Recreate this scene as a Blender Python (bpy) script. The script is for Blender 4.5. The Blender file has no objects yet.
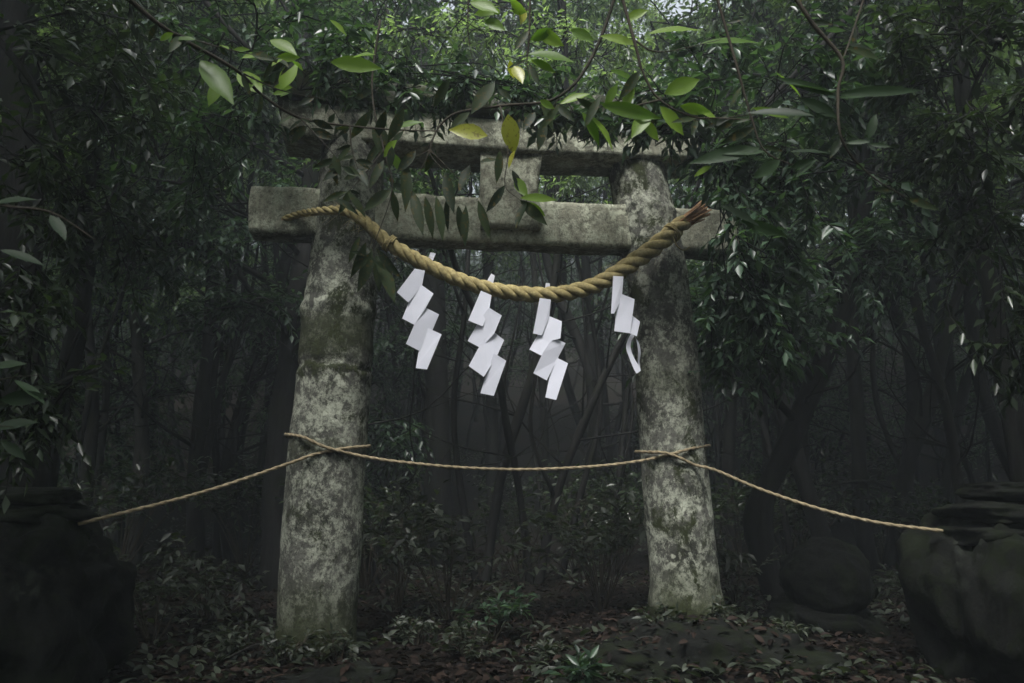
import bpy, bmesh, math, random
import numpy as np
from mathutils import Vector, Matrix, noise
R = math.radians
S = bpy.context.scene
COL = S.collection

# ------------------------------------------------------------------ camera, world, sun, exposure
F = 800.0
PITCH = R(10.0)
CAM = Vector((0, 0, 1.0))
cd = bpy.data.cameras.new('camera'); cam = bpy.data.objects.new('camera', cd); COL.objects.link(cam)
cam.location = CAM; cam.rotation_euler = (R(90) + PITCH, 0, 0)
cd.sensor_width = 36; cd.lens = 36 * F / 1024; cd.clip_start = 0.05; cd.clip_end = 600
cd.dof.use_dof = True; cd.dof.focus_distance = 4.9; cd.dof.aperture_fstop = 3.2
S.camera = cam

SUN_EL, SUN_AZ = R(60), R(-165)        # azimuth measured from +Y towards +X: high, behind the camera on the left
w = bpy.data.worlds.new('World'); S.world = w; w.use_nodes = True
nt = w.node_tree; bg = nt.nodes['Background']
sky = nt.nodes.new('ShaderNodeTexSky'); sky.sky_type = 'NISHITA'; sky.sun_disc = False
sky.sun_elevation = SUN_EL; sky.sun_rotation = SUN_AZ; sky.dust_density = 4.0; sky.air_density = 1.0
hs = nt.nodes.new('ShaderNodeHueSaturation'); hs.inputs['Saturation'].default_value = .3      # overcast: a nearly colourless sky
nt.links.new(sky.outputs[0], hs.inputs['Color']); nt.links.new(hs.outputs[0], bg.inputs['Color']); bg.inputs['Strength'].default_value = 0.12
sd = bpy.data.lights.new('sun', 'SUN'); sd.energy = 3.4; sd.angle = R(20); sd.color = (1.0, 0.985, 0.965)
sun = bpy.data.objects.new('sun', sd); COL.objects.link(sun)
sdir = Vector((math.sin(SUN_AZ) * math.cos(SUN_EL), math.cos(SUN_AZ) * math.cos(SUN_EL), math.sin(SUN_EL)))
sun.rotation_euler = sdir.to_track_quat('Z', 'Y').to_euler(); sun.location = (0, 0, 30)
S.view_settings.view_transform = 'Standard'; S.view_settings.look = 'None'
S.view_settings.exposure = 1.2; S.view_settings.gamma = 1; S.view_settings.use_curve_mapping = False
S.cycles.max_bounces = 6; S.cycles.diffuse_bounces = 3; S.cycles.glossy_bounces = 2
S.cycles.transmission_bounces = 3; S.cycles.volume_bounces = 1; S.cycles.transparent_max_bounces = 4
S.cycles.caustics_reflective = False; S.cycles.caustics_refractive = False

FWD = Vector((0, math.cos(PITCH), math.sin(PITCH))); UPV = Vector((0, -math.sin(PITCH), math.cos(PITCH)))
def ray(x, y):
    return (Vector((1, 0, 0)) * (x - 512) + UPV * (341.5 - y) + FWD * F)
def P(x, y, Y):
    "world point seen at pixel x, y of the survey at world depth Y"
    d = ray(x, y); return CAM + d * (Y / d.y)
def depth(p): return (p - CAM).dot(FWD)
def onplane(x, y, p0, n):
    d = ray(x, y); return CAM + d * ((p0 - CAM).dot(n) / d.dot(n))

# ------------------------------------------------------------------ helpers
def tag(o, label=None, cat=None, group=None, kind=None):
    if label: o['label'] = label
    if cat: o['category'] = cat
    if group: o['group'] = group
    if kind: o['kind'] = kind
    return o
def empty(name, loc=(0, 0, 0), rz=0):
    o = bpy.data.objects.new(name, None); COL.objects.link(o)
    o.location = loc; o.rotation_euler = (0, 0, rz); o.empty_display_size = .1
    return o
class MB:
    def __init__(s): s.v = []; s.f = []
    def add(s, vs, fs):
        n = len(s.v); s.v.extend(vs); s.f.extend([tuple(i + n for i in f) for f in fs])
    def tube(s, pts, rad, seg=8, cap=True, nz=0.0, seed=0.0, nscale=3.0):
        n = len(pts); pts = [Vector(p) for p in pts]
        if not hasattr(rad, '__len__'): rad = [rad] * n
        t0 = (pts[1] - pts[0]).normalized()
        up = Vector((0, 0, 1)) if abs(t0.z) < .8 else Vector((1, 0, 0))
        a = t0.cross(up).normalized(); vs = []; fs = []
        for i, p in enumerate(pts):
            t = (pts[min(i + 1, n - 1)] - pts[max(i - 1, 0)]).normalized()
            a = (a - t * a.dot(t)).normalized(); b = t.cross(a)
            for k in range(seg):
                th = 2 * math.pi * k / seg; d = a * math.cos(th) + b * math.sin(th)
                r = rad[i]
                if nz: r *= 1 + nz * noise.noise((p + d * rad[i]) * nscale + Vector((seed, 0, 0)))
                vs.append(p + d * r)
        for i in range(n - 1):
            for k in range(seg):
                k2 = (k + 1) % seg
                fs.append((i * seg + k, i * seg + k2, (i + 1) * seg + k2, (i + 1) * seg + k))
        if cap:
            fs.append(tuple(range(seg - 1, -1, -1))); fs.append(tuple((n - 1) * seg + k for k in range(seg)))
        s.add(vs, fs)
    def build(s, name, mat, parent=None, smooth=True, loc=None):
        me = bpy.data.meshes.new(name)
        off = Vector(loc) if loc is not None else Vector((0, 0, 0))
        me.from_pydata([tuple(Vector(v) - off) for v in s.v], [], s.f)
        me.materials.append(mat)
        if smooth: me.shade_smooth()
        o = bpy.data.objects.new(name, me); COL.objects.link(o)
        if parent is not None: o.parent = parent
        else: o.location = off
        return o
def spline(pts, m=8):
    pts = [Vector(p) for p in pts]; out = []
    if len(pts) < 3:
        return [pts[0].lerp(pts[-1], i / m) for i in range(m + 1)]
    q = [pts[0] * 2 - pts[1]] + pts + [pts[-1] * 2 - pts[-2]]
    for i in range(1, len(q) - 2):
        for k in range(m):
            t = k / m; a, b, c, d = q[i - 1:i + 3]
            out.append(.5 * ((2 * b) + (c - a) * t + (2 * a - 5 * b + 4 * c - d) * t * t + (3 * b - a - 3 * c + d) * t ** 3))
    out.append(pts[-1]); return out

def leaves_mesh(name, base, dirs, norm, L, W, mat, parent=None, fine=False, droop=.15, extra=None):
    "one mesh of many leaves: numpy arrays of base points, directions, normals, lengths, widths"
    base = np.asarray(base, float); d = np.asarray(dirs, float); n = np.asarray(norm, float)
    L = np.asarray(L, float)[:, None]; W = np.asarray(W, float)[:, None]
    d /= np.linalg.norm(d, axis=1)[:, None] + 1e-9
    s = np.cross(d, n); s /= np.linalg.norm(s, axis=1)[:, None] + 1e-9
    n = np.cross(s, d)
    N = len(base)
    if fine:
        def pt(t, u, h): return base + d * L * t + s * W * .5 * u + n * (h * W - droop * L * t * t)
        pr = [(.10, .36), (.24, .78), (.42, 1.0), (.60, .92), (.76, .66), (.90, .26)]; rows = [pt(0, 0, 0)]
        for (a_, wd_) in pr:
            wv_ = .03 * math.sin(a_ * 14)
            rows += [pt(a_, -wd_, .16 * wd_ + wv_), pt(a_, 0, 0), pt(a_, wd_, .16 * wd_ - wv_)]
        rows.append(pt(1, 0, 0)); V = np.stack(rows, 1); n6 = len(pr)
        T = [(0, 2, 1), (0, 3, 2)]
        for q_ in range(n6 - 1):
            a_ = 1 + 3 * q_; T += [(a_, a_ + 1, a_ + 4, a_ + 3), (a_ + 1, a_ + 2, a_ + 5, a_ + 4)]
        a_ = 1 + 3 * (n6 - 1); T += [(a_, a_ + 1, a_ + 3), (a_ + 1, a_ + 2, a_ + 3)]
    else:
        V = np.stack([base, base + d * L * .45 - s * W * .5 + n * W * .12, base + d * L - n * L * droop, base + d * L * .45 + s * W * .5 + n * W * .12], 1)
        T = [(0, 2, 1), (0, 3, 2)]
    K = V.shape[1]
    idx = np.concatenate([np.asarray(t) for t in T]); tot = np.array([len(t) for t in T])
    loops = (idx[None, :] + (np.arange(N) * K)[:, None]).ravel()
    totals = np.tile(tot, N); starts = np.concatenate([[0], np.cumsum(totals)[:-1]])
    me = bpy.data.meshes.new(name)
    me.vertices.add(N * K); me.vertices.foreach_set('co', V.astype(np.float32).ravel())
    me.loops.add(len(loops)); me.loops.foreach_set('vertex_index', loops.astype(np.int32))
    me.polygons.add(len(totals)); me.polygons.foreach_set('loop_start', starts.astype(np.int32))
    me.polygons.foreach_set('loop_total', totals.astype(np.int32))
    me.update(calc_edges=True); me.validate(); me.materials.append(mat)
    if fine: me.shade_smooth()
    o = bpy.data.objects.new(name, me); COL.objects.link(o)
    if parent is not None: o.parent = parent
    return o

# ------------------------------------------------------------------ materials
def newmat(name):
    m = bpy.data.materials.new(name); m.use_nodes = True; t = m.node_tree
    return m, t, t.nodes['Principled BSDF'], t.nodes['Material Output']
def N_(t, typ, **kw):
    n = t.nodes.new(typ)
    for k, v in kw.items():
        if k in n.inputs.keys() if isinstance(k, str) else False: n.inputs[k].default_value = v
        else: setattr(n, k, v)
    return n
def ntex(t, scale, detail=6, rough=.6, vec=None, dist=0.0):
    n = t.nodes.new('ShaderNodeTexNoise'); n.inputs['Scale'].default_value = scale
    n.inputs['Detail'].default_value = detail; n.inputs['Roughness'].default_value = rough; n.inputs['Distortion'].default_value = dist
    if vec is not None: t.links.new(vec, n.inputs['Vector'])
    return n.outputs['Fac']
def ramp(t, fac, stops):
    r = t.nodes.new('ShaderNodeValToRGB'); t.links.new(fac, r.inputs['Fac'])
    e = r.color_ramp.elements
    while len(e) < len(stops): e.new(.5)
    for i, (p, c) in enumerate(stops):
        e[i].position = p; e[i].color = (c[0], c[1], c[2], 1) if hasattr(c, '__len__') else (c, c, c, 1)
    return r.outputs['Color']
def mix(t, fac, a, b, typ='MIX'):
    m = t.nodes.new('ShaderNodeMix'); m.data_type = 'RGBA'; m.blend_type = typ
    for sock, v in ((m.inputs[0], fac), (m.inputs[6], a), (m.inputs[7], b)):
        if hasattr(v, 'is_linked'): t.links.new(v, sock)
        elif hasattr(v, '__len__'): sock.default_value = (v[0], v[1], v[2], 1)
        else: sock.default_value = v
    return m.outputs[2]
def bump(t, h, strength, dist, bs, prev=None):
    b = t.nodes.new('ShaderNodeBump'); b.inputs['Strength'].default_value = strength; b.inputs['Distance'].default_value = dist
    t.links.new(h, b.inputs['Height'])
    if prev is not None: t.links.new(prev, b.inputs['Normal'])
    t.links.new(b.outputs[0], bs.inputs['Normal']); return b.outputs[0]
def coords(t, which='Object', scale=(1, 1, 1)):
    c = t.nodes.new('ShaderNodeTexCoord'); m = t.nodes.new('ShaderNodeMapping'); m.inputs['Scale'].default_value = scale
    t.links.new(c.outputs[which], m.inputs['Vector']); return m.outputs[0]

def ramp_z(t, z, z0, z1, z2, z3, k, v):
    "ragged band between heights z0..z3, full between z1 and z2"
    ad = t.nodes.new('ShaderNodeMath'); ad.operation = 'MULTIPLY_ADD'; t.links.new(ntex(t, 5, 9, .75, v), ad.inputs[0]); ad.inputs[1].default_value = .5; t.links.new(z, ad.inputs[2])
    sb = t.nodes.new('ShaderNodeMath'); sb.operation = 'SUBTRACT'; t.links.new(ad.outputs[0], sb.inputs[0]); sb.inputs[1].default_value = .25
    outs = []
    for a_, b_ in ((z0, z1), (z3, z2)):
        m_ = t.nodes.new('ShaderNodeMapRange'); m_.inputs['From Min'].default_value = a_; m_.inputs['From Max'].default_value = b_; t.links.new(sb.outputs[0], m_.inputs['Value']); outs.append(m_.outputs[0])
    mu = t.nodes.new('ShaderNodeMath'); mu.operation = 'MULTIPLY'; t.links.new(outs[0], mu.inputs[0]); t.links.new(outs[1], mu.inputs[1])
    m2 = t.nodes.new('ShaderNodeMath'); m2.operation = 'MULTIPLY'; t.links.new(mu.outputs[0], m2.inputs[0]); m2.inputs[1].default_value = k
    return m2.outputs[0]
def stone_mat(name, base=(.11, .11, .095), dark=(.022, .024, .018), lichen=(.44, .46, .37), moss=(.022, .027, .010), mossy=.5, pale=.52, bands=()):
    m, t, b, o = newmat(name); v = coords(t); vz = coords(t, scale=(1, 1, .32)); v2s = coords(t, scale=(1, 1, .8))
    c = ramp(t, ntex(t, 2.3, 8, .65, v), [(.36, dark), (.52, base), (.70, tuple(x * 1.7 for x in base))])
    c = mix(t, ramp(t, ntex(t, 9, 8, .7, vz), [(.45, 0), (.66, .7)]), c, tuple(x * .5 for x in base))      # run-off stains
    vo = t.nodes.new('ShaderNodeTexVoronoi'); vo.inputs['Scale'].default_value = 16; vo.feature = 'SMOOTH_F1'
    wv = t.nodes.new('ShaderNodeVectorMath'); wv.operation = 'ADD'
    nn = t.nodes.new('ShaderNodeTexNoise'); nn.inputs['Scale'].default_value = 14; nn.inputs['Detail'].default_value = 6
    sc = t.nodes.new('ShaderNodeVectorMath'); sc.operation = 'SCALE'; sc.inputs['Scale'].default_value = .14
    t.links.new(v, nn.inputs['Vector']); t.links.new(nn.outputs['Color'], sc.inputs[0]); t.links.new(v, wv.inputs[0]); t.links.new(sc.outputs[0], wv.inputs[1]); t.links.new(wv.outputs[0], vo.inputs['Vector'])
    spots = ramp(t, vo.outputs['Distance'], [(.30, 1), (.42, 0)])
    patch = ramp(t, ntex(t, 10, 12, .85, v2s, .2), [(pale - .02, 0), (pale + .05, 1)])
    c = mix(t, patch, c, mix(t, ntex(t, 30, 5, .7, v), tuple(x * .62 for x in lichen), lichen))
    sp = t.nodes.new('ShaderNodeMath'); sp.operation = 'MULTIPLY'; t.links.new(spots, sp.inputs[0]); t.links.new(ramp(t, ntex(t, 3.1, 4, .6, v), [(.5, 0), (.58, .75)]), sp.inputs[1])
    c = mix(t, sp.outputs[0], c, tuple(min(.6, x * 1.15) for x in lichen))
    mo = ramp(t, ntex(t, 3.0, 12, .8, v2s, .3), [(1 - mossy - .02, 0), (1 - mossy + .04, 1)])
    if bands:                                                      # moss on ledges; the foot is tinted darker in the same colour
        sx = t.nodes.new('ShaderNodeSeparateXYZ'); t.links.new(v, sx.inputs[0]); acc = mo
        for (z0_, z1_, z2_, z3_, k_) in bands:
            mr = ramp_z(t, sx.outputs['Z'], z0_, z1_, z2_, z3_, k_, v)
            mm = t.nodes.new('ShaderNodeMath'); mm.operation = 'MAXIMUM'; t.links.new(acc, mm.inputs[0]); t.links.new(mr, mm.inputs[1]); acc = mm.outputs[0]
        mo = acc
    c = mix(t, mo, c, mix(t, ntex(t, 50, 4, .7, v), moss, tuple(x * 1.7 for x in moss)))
    c = mix(t, ramp(t, ntex(t, 42, 8, .85, v), [(.36, .8), (.52, 0)]), c, (.014, .015, .011))                 # pits
    t.links.new(c, b.inputs['Base Color']); b.inputs['Roughness'].default_value = .82
    b.inputs['Specular IOR Level'].default_value = .15
    n1 = bump(t, ntex(t, 40, 10, .8, v), .75, .018, b)
    bump(t, mo, .5, .012, b, n1)
    return m
def bark_mat(name, a=(.028, .026, .022), c2=(.085, .085, .072), lich=.6):
    m, t, b, o = newmat(name); v = coords(t, scale=(1, 1, .22)); v2 = coords(t)
    c = ramp(t, ntex(t, 9, 8, .7, v), [(.35, a), (.7, c2)])
    c = mix(t, ramp(t, ntex(t, 3.0, 8, .7, v2), [(lich, 0), (lich + .1, .8)]), c, tuple(x * 3 for x in c2))
    c = mix(t, ramp(t, ntex(t, 2.0, 8, .7, v2), [(.52, 0), (.62, .8)]), c, (.010, .013, .006))
    t.links.new(c, b.inputs['Base Color']); b.inputs['Roughness'].default_value = .75; b.inputs['Specular IOR Level'].default_value = .12
    bump(t, ntex(t, 26, 8, .7, v), .7, .02, b); return m
def leaf_mat(name, c1, c2, c3, rough=.32, trans=.3, spec=.5, tcol=None, spots=False):
    m, t, b, o = newmat(name)
    g = t.nodes.new('ShaderNodeNewGeometry')
    c = ramp(t, g.outputs['Random Per Island'], [(0, c1), (.45, c2), (.85, c3), (1, tuple(x * 1.25 for x in c3))])
    if spots:
        c = mix(t, ramp(t, ntex(t, 55, 4, .6, coords(t)), [(.56, 0), (.66, .7)]), c, (.09, .06, .015))
    t.links.new(c, b.inputs['Base Color']); b.inputs['Roughness'].default_value = rough
    b.inputs['Specular IOR Level'].default_value = spec
    tr = t.nodes.new('ShaderNodeBsdfTranslucent'); mx = t.nodes.new('ShaderNodeMixShader'); mx.inputs[0].default_value = trans
    t.links.new(mix(t, 1.0, c, (1.6, 1.9, .7), 'MULTIPLY') if tcol is None else mix(t, 0.0, tcol, tcol), tr.inputs['Color'])
    t.links.new(b.outputs[0], mx.inputs[1]); t.links.new(tr.outputs[0], mx.inputs[2]); t.links.new(mx.outputs[0], o.inputs['Surface'])
    return m

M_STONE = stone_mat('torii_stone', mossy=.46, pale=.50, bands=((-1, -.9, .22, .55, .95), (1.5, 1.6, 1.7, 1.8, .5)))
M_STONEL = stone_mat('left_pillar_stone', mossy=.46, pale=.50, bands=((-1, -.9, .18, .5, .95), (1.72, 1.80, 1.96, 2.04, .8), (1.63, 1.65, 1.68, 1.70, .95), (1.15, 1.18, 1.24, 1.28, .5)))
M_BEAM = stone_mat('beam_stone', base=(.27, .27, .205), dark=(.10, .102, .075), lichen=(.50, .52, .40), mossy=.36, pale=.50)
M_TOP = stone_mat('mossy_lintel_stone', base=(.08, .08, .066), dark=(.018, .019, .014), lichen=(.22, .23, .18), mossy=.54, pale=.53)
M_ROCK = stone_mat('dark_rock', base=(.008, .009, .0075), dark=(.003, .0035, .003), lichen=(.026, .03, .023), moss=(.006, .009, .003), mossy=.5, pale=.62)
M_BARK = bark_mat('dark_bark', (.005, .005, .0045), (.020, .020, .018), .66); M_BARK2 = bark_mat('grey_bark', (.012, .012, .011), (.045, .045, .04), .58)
M_TWIG = bark_mat('twig_bark', (.03, .026, .02), (.07, .06, .045), .7)
M_LEAF = leaf_mat('evergreen_leaves', (.010, .018, .008), (.018, .030, .013), (.032, .050, .022))
M_LEAFG = leaf_mat('glossy_leaves', (.014, .030, .018), (.026, .052, .029), (.048, .084, .048), rough=.36, spec=.55)
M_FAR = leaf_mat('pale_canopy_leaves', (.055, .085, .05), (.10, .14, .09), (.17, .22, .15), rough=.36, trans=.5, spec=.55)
M_HERO = leaf_mat('young_green_leaves', (.065, .13, .02), (.11, .19, .028), (.17, .26, .04), rough=.4, trans=.45, spec=.3)
M_HDARK = leaf_mat('old_dark_leaves', (.010, .018, .009), (.017, .028, .013), (.03, .045, .02), rough=.5, trans=.22, spec=.14, spots=True)
M_YEL = leaf_mat('yellowing_leaves', (.22, .25, .03), (.27, .29, .035), (.33, .32, .04), rough=.35, trans=.4, spots=True)
M_DEAD = leaf_mat('fallen_leaves', (.004, .003, .0025), (.009, .006, .0045), (.026, .017, .013), rough=.7, trans=.08, spec=.12)
M_UNDER = leaf_mat('undergrowth_leaves', (.012, .018, .010), (.022, .030, .018), (.05, .06, .042), rough=.5, trans=.25)

M_NEAR = leaf_mat('near_soft_leaves', (.012, .024, .011), (.02, .040, .017), (.032, .058, .026), rough=.5, trans=.3, spec=.25)
m, t, b, o_ = newmat('forest_soil'); v = coords(t)
c = ramp(t, ntex(t, 1.7, 8, .7, v), [(.3, (.006, .005, .004)), (.6, (.014, .011, .008)), (.8, (.024, .019, .014))])
c = mix(t, ramp(t, ntex(t, .9, 8, .7, v), [(.5, 0), (.6, .85)]), c, (.008, .011, .005))
c = mix(t, ramp(t, ntex(t, 28, 5, .7, v), [(.5, 0), (.68, .6)]), c, (.035, .024, .018))
t.links.new(c, b.inputs['Base Color']); b.inputs['Roughness'].default_value = .85; b.inputs['Specular IOR Level'].default_value = .12; bump(t, ntex(t, 20, 8, .8, v), 1.0, .05, b); M_SOIL = m

def rope_mat(name, a, c2):
    m, t, b, o = newmat(name); v = coords(t)
    c = ramp(t, ntex(t, 38, 6, .7, v), [(.3, tuple(x * .5 for x in a)), (.5, a), (.72, c2)])
    c = mix(t, ramp(t, ntex(t, 5, 6, .7, v), [(.52, 0), (.68, .6)]), c, tuple(x * .5 for x in a))
    t.links.new(c, b.inputs['Base Color']); b.inputs['Roughness'].default_value = .75
    bump(t, ntex(t, 120, 5, .8, v), .8, .006, b); return m
M_ROPE = rope_mat('straw_rope', (.31, .25, .10), (.52, .44, .21))
M_ROPEND = rope_mat('rope_cut_end', (.44, .24, .12), (.60, .40, .22))
M_CORD = rope_mat('thin_cord', (.24, .19, .11), (.36, .30, .19))
m, t, b, o_ = newmat('white_paper'); b.inputs['Roughness'].default_value = .6
t.links.new(ramp(t, ntex(t, 6, 4, .6, coords(t)), [(.3, (.68, .69, .77)), (.7, (.75, .76, .84))]), b.inputs['Base Color'])
tr = t.nodes.new('ShaderNodeBsdfTranslucent'); tr.inputs['Color'].default_value = (.8, .8, .85, 1); mx = t.nodes.new('ShaderNodeMixShader'); mx.inputs[0].default_value = .2
t.links.new(b.outputs[0], mx.inputs[1]); t.links.new(tr.outputs[0], mx.inputs[2]); t.links.new(mx.outputs[0], o_.inputs['Surface']); M_PAPER = m

# ------------------------------------------------------------------ ground
def sstep(a, b_, x):
    x = min(1, max(0, (x - a) / (b_ - a))); return x * x * (3 - 2 * x)
def gz(x, y):
    z = 0.0
    z += .16 * math.exp(-((x - 1.15) ** 2 + (y - 5.1) ** 2) / .7)              # mound under the right pillar
    z += .22 * noise.noise(Vector((x * .35, y * .35, 3.1))) * sstep(5, 9, math.hypot(x, y - 3)) + .05 * noise.noise(Vector((x * 1.3, y * 1.3, .4)))
    z += .36 * max(0, math.hypot(x * .8, y) - 12) * sstep(9, 18, math.hypot(x * .8, y))  # hill all round; the unseen rise behind the camera is shaped to block low sky
    return z
mb = MB(); NR, NA = 110, 120
vs = [(0, 3.0, gz(0, 3.0))]
for i in range(NR):
    r = .12 * (i + 1) + 60 * (i / NR) ** 3.0
    for k in range(NA):
        a = 2 * math.pi * k / NA; x, y = r * math.cos(a), 3 + r * math.sin(a); vs.append((x, y, gz(x, y)))
fs = [(0, 1 + k, 1 + (k + 1) % NA) for k in range(NA)]
for i in range(NR - 1):
    for k in range(NA):
        a = 1 + i * NA; k2 = (k + 1) % NA; fs.append((a + k, a + NA + k, a + NA + k2, a + k2))
mb.add(vs, fs); tag(mb.build('ground', M_SOIL), kind='structure')

# ------------------------------------------------------------------ haze
mb = MB(); x0, x1, y0, y1, z0, z1 = -112, 112, -110, 116, -2.0, 52
mb.add([(x, y, z) for x in (x0, x1) for y in (y0, y1) for z in (z0, z1)], [(0, 1, 3, 2), (4, 6, 7, 5), (0, 4, 5, 1), (2, 3, 7, 6), (0, 2, 6, 4), (1, 5, 7, 3)])
m = bpy.data.materials.new('haze_air'); m.use_nodes = True; t = m.node_tree; t.nodes.remove(t.nodes['Principled BSDF'])
pv = t.nodes.new('ShaderNodeVolumePrincipled'); pv.inputs['Color'].default_value = (.80, .88, .96, 1); pv.inputs['Density'].default_value = .0058; pv.inputs['Anisotropy'].default_value = .2
t.links.new(pv.outputs[0], t.nodes['Material Output'].inputs['Volume'])
hz = mb.build('haze', m, smooth=False); tag(hz, 'thin grey mist hanging between the trees of the whole forest', 'haze', kind='stuff'); hz.display_type = 'WIRE'

# ------------------------------------------------------------------ the torii
YL, YR = 4.95, 5.25
LAX = [(315, 655), (318, 600), (328, 450), (338, 330), (347, 230), (352, 165), (355, 120)]
LW = [84, 80, 76, 72, 65, 62, 60]
RAX = [(688, 640), (686, 590), (672, 450), (664, 330), (650, 240), (638, 180), (632, 125)]
RW = [76, 69, 65, 61, 60, 58, 56]
lp = [P(x, y, YL) for x, y in LAX]; rp = [P(x, y, YR) for x, y in RAX]
lr = [w_ / 2 * depth(p) / F for w_, p in zip(LW, lp)]; rr = [w_ / 2 * depth(p) / F for w_, p in zip(RW, rp)]
lp[0].z = min(lp[0].z, -.15); rp[0].z = min(rp[0].z, -.1)
u = (rp[4] - lp[4]); u.z = 0; u.normalize(); vv = Vector((-u.y, u.x, 0)); up = Vector((0, 0, 1))
torii = empty('torii_gate', (P(500, 640, 5.1).x, 5.1, 0))
tag(torii, 'old lichen covered stone shrine gate standing in the dark forest', 'torii gate')
TOFF = torii.location.copy()
def local(mb_, name, mat, parent=torii, off=TOFF, smooth=True):
    mb_.v = [Vector(v) - off for v in mb_.v]; return mb_.build(name, mat, parent, smooth)
def pillar(pts, rads, knots, seed):
    path = spline(pts, 30); n = len(path); rad = []
    for i in range(n):
        f = i / (n - 1) * (len(rads) - 1); k = min(int(f), len(rads) - 2); rad.append(rads[k] + (rads[k + 1] - rads[k]) * (f - k))
    seg = 72; vs = []; fs = []
    for i, p in enumerate(path):
        for k in range(seg):
            th = 2 * math.pi * k / seg; d = Vector((math.cos(th), math.sin(th), 0)); q = p + d * rad[i]
            r = rad[i] * (1 + .05 * noise.noise(q * 2.2 + Vector((seed, 0, 0))) + .022 * noise.noise(q * 8) + .012 * noise.noise(q * 24))
            for (kz, wd, am, wob) in knots:
                z = q.z - kz - wob * noise.noise(Vector((d.x * 1.5, d.y * 1.5, seed + kz)))
                r += am * math.exp(-(z / wd) ** 2) * (.55 + .8 * abs(noise.noise(d * 3 + Vector((0, 0, kz)))))
            vs.append(p + d * r)
    for i in range(n - 1):
        for k in range(seg):
            k2 = (k + 1) % seg; fs.append((i * seg + k, i * seg + k2, (i + 1) * seg + k2, (i + 1) * seg + k))
    fs.append(tuple(range(seg - 1, -1, -1))); fs.append(tuple((n - 1) * seg + k for k in range(seg)))
    mb_ = MB(); mb_.add(vs, fs); return mb_
zl = lambda y: P(340, y, YL - .23).z
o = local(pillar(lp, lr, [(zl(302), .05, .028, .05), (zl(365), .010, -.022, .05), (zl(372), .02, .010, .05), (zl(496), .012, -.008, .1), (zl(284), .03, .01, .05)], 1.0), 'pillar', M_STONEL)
o['label'] = 'left pillar with a mossy ledge and a crack across it'
zr = lambda y: P(665, y, YR - .22).z
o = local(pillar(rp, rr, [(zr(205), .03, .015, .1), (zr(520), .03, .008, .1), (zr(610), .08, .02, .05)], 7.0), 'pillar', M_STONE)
o['label'] = 'right pillar with pale lichen patches'

def stone_box(L, D, H, org, ax, ay, az, seed, round_=.015, nz=.008, curve=None, step=.035):
    "weathered block: L along ax, D along ay, H along az; org = centre"
    mb_ = MB(); half = (L / 2, D / 2, H / 2); vs = {}; V = []; fs = []
    def vid(p):
        k = tuple(round(c, 5) for c in p)
        if k not in vs:
            vs[k] = len(V)
            inn = Vector([max(-h + round_, min(h - round_, c)) for c, h in zip(p, half)]); d = Vector(p) - inn
            q = inn + (d.normalized() * round_ if d.length > 1e-6 else Vector())
            wp = org + ax * q.x + ay * q.y + az * q.z
            nr = Vector([c / h if abs(abs(c) - h) < 1e-6 else 0 for c, h in zip(p, half)]).normalized()
            nw = ax * nr.x + ay * nr.y + az * nr.z; edge = 1 + 1.6 * (len([1 for c, h in zip(p, half) if abs(abs(c) - h) < round_ * 1.5]) > 1)
            wp = wp + nw * (nz * edge * (noise.noise(wp * 5 + Vector((seed, 0, 0))) * 1.3 + .6 * noise.noise(wp * 17) - .2))
            if curve: wp = wp + up * curve(q.x, q.z)
            V.append(wp)
        return vs[k]
    for a in range(3):
        b_, c_ = (a + 1) % 3, (a + 2) % 3
        nb = max(2, int(2 * half[b_] / step)); nc = max(2, int(2 * half[c_] / step))
        for sgn in (-1, 1):
            for i in range(nb):
                for j in range(nc):
                    q = []
                    for (di, dj) in ((0, 0), (1, 0), (1, 1), (0, 1)):
                        p = [0, 0, 0]; p[a] = sgn * half[a]; p[b_] = -half[b_] + 2 * half[b_] * (i + di) / nb; p[c_] = -half[c_] + 2 * half[c_] * (j + dj) / nc
                        q.append(vid(p))
                    fs.append(tuple(q if sgn > 0 else q[::-1]))
    mb_.add(V, fs); return mb_
mid = (lp[4] + rp[4]) / 2
def beam(xl, xr, ybl, ybr, yt_l, thick, name, mat, seed, front=None, curve=None, zadd=0, H=None, nz=.004):
    front = thick / 2 if front is None else front
    p0 = mid - vv * front
    a = onplane(xl, ybl, p0, vv); b_ = onplane(xr, ybr, p0, vv); top = onplane(xl, yt_l, p0, vv)
    h = H or (top.z - a.z); z = (a.z + b_.z) / 2 + zadd
    pass
    L = (Vector((b_.x, b_.y, 0)) - Vector((a.x, a.y, 0))).length
    c = (a + b_) / 2; c.z = z + h / 2; c += vv * thick / 2
    return local(stone_box(L, thick, h, c, u, vv, up, seed, curve=curve, nz=nz), name, mat), c, L, h
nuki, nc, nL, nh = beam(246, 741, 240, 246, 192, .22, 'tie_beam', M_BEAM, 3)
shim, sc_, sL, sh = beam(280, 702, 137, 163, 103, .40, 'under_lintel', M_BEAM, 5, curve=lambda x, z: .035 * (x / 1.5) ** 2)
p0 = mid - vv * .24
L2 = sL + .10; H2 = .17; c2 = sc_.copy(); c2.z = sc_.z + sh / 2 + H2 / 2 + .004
local(stone_box(L2, .50, H2, c2, u, vv, up, 9, round_=.014, nz=.010, curve=lambda x, z: .045 * (x / 1.5) ** 2 + .03 * (z > 0) * abs(x / 1.5)), 'top_lintel', M_TOP)
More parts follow.
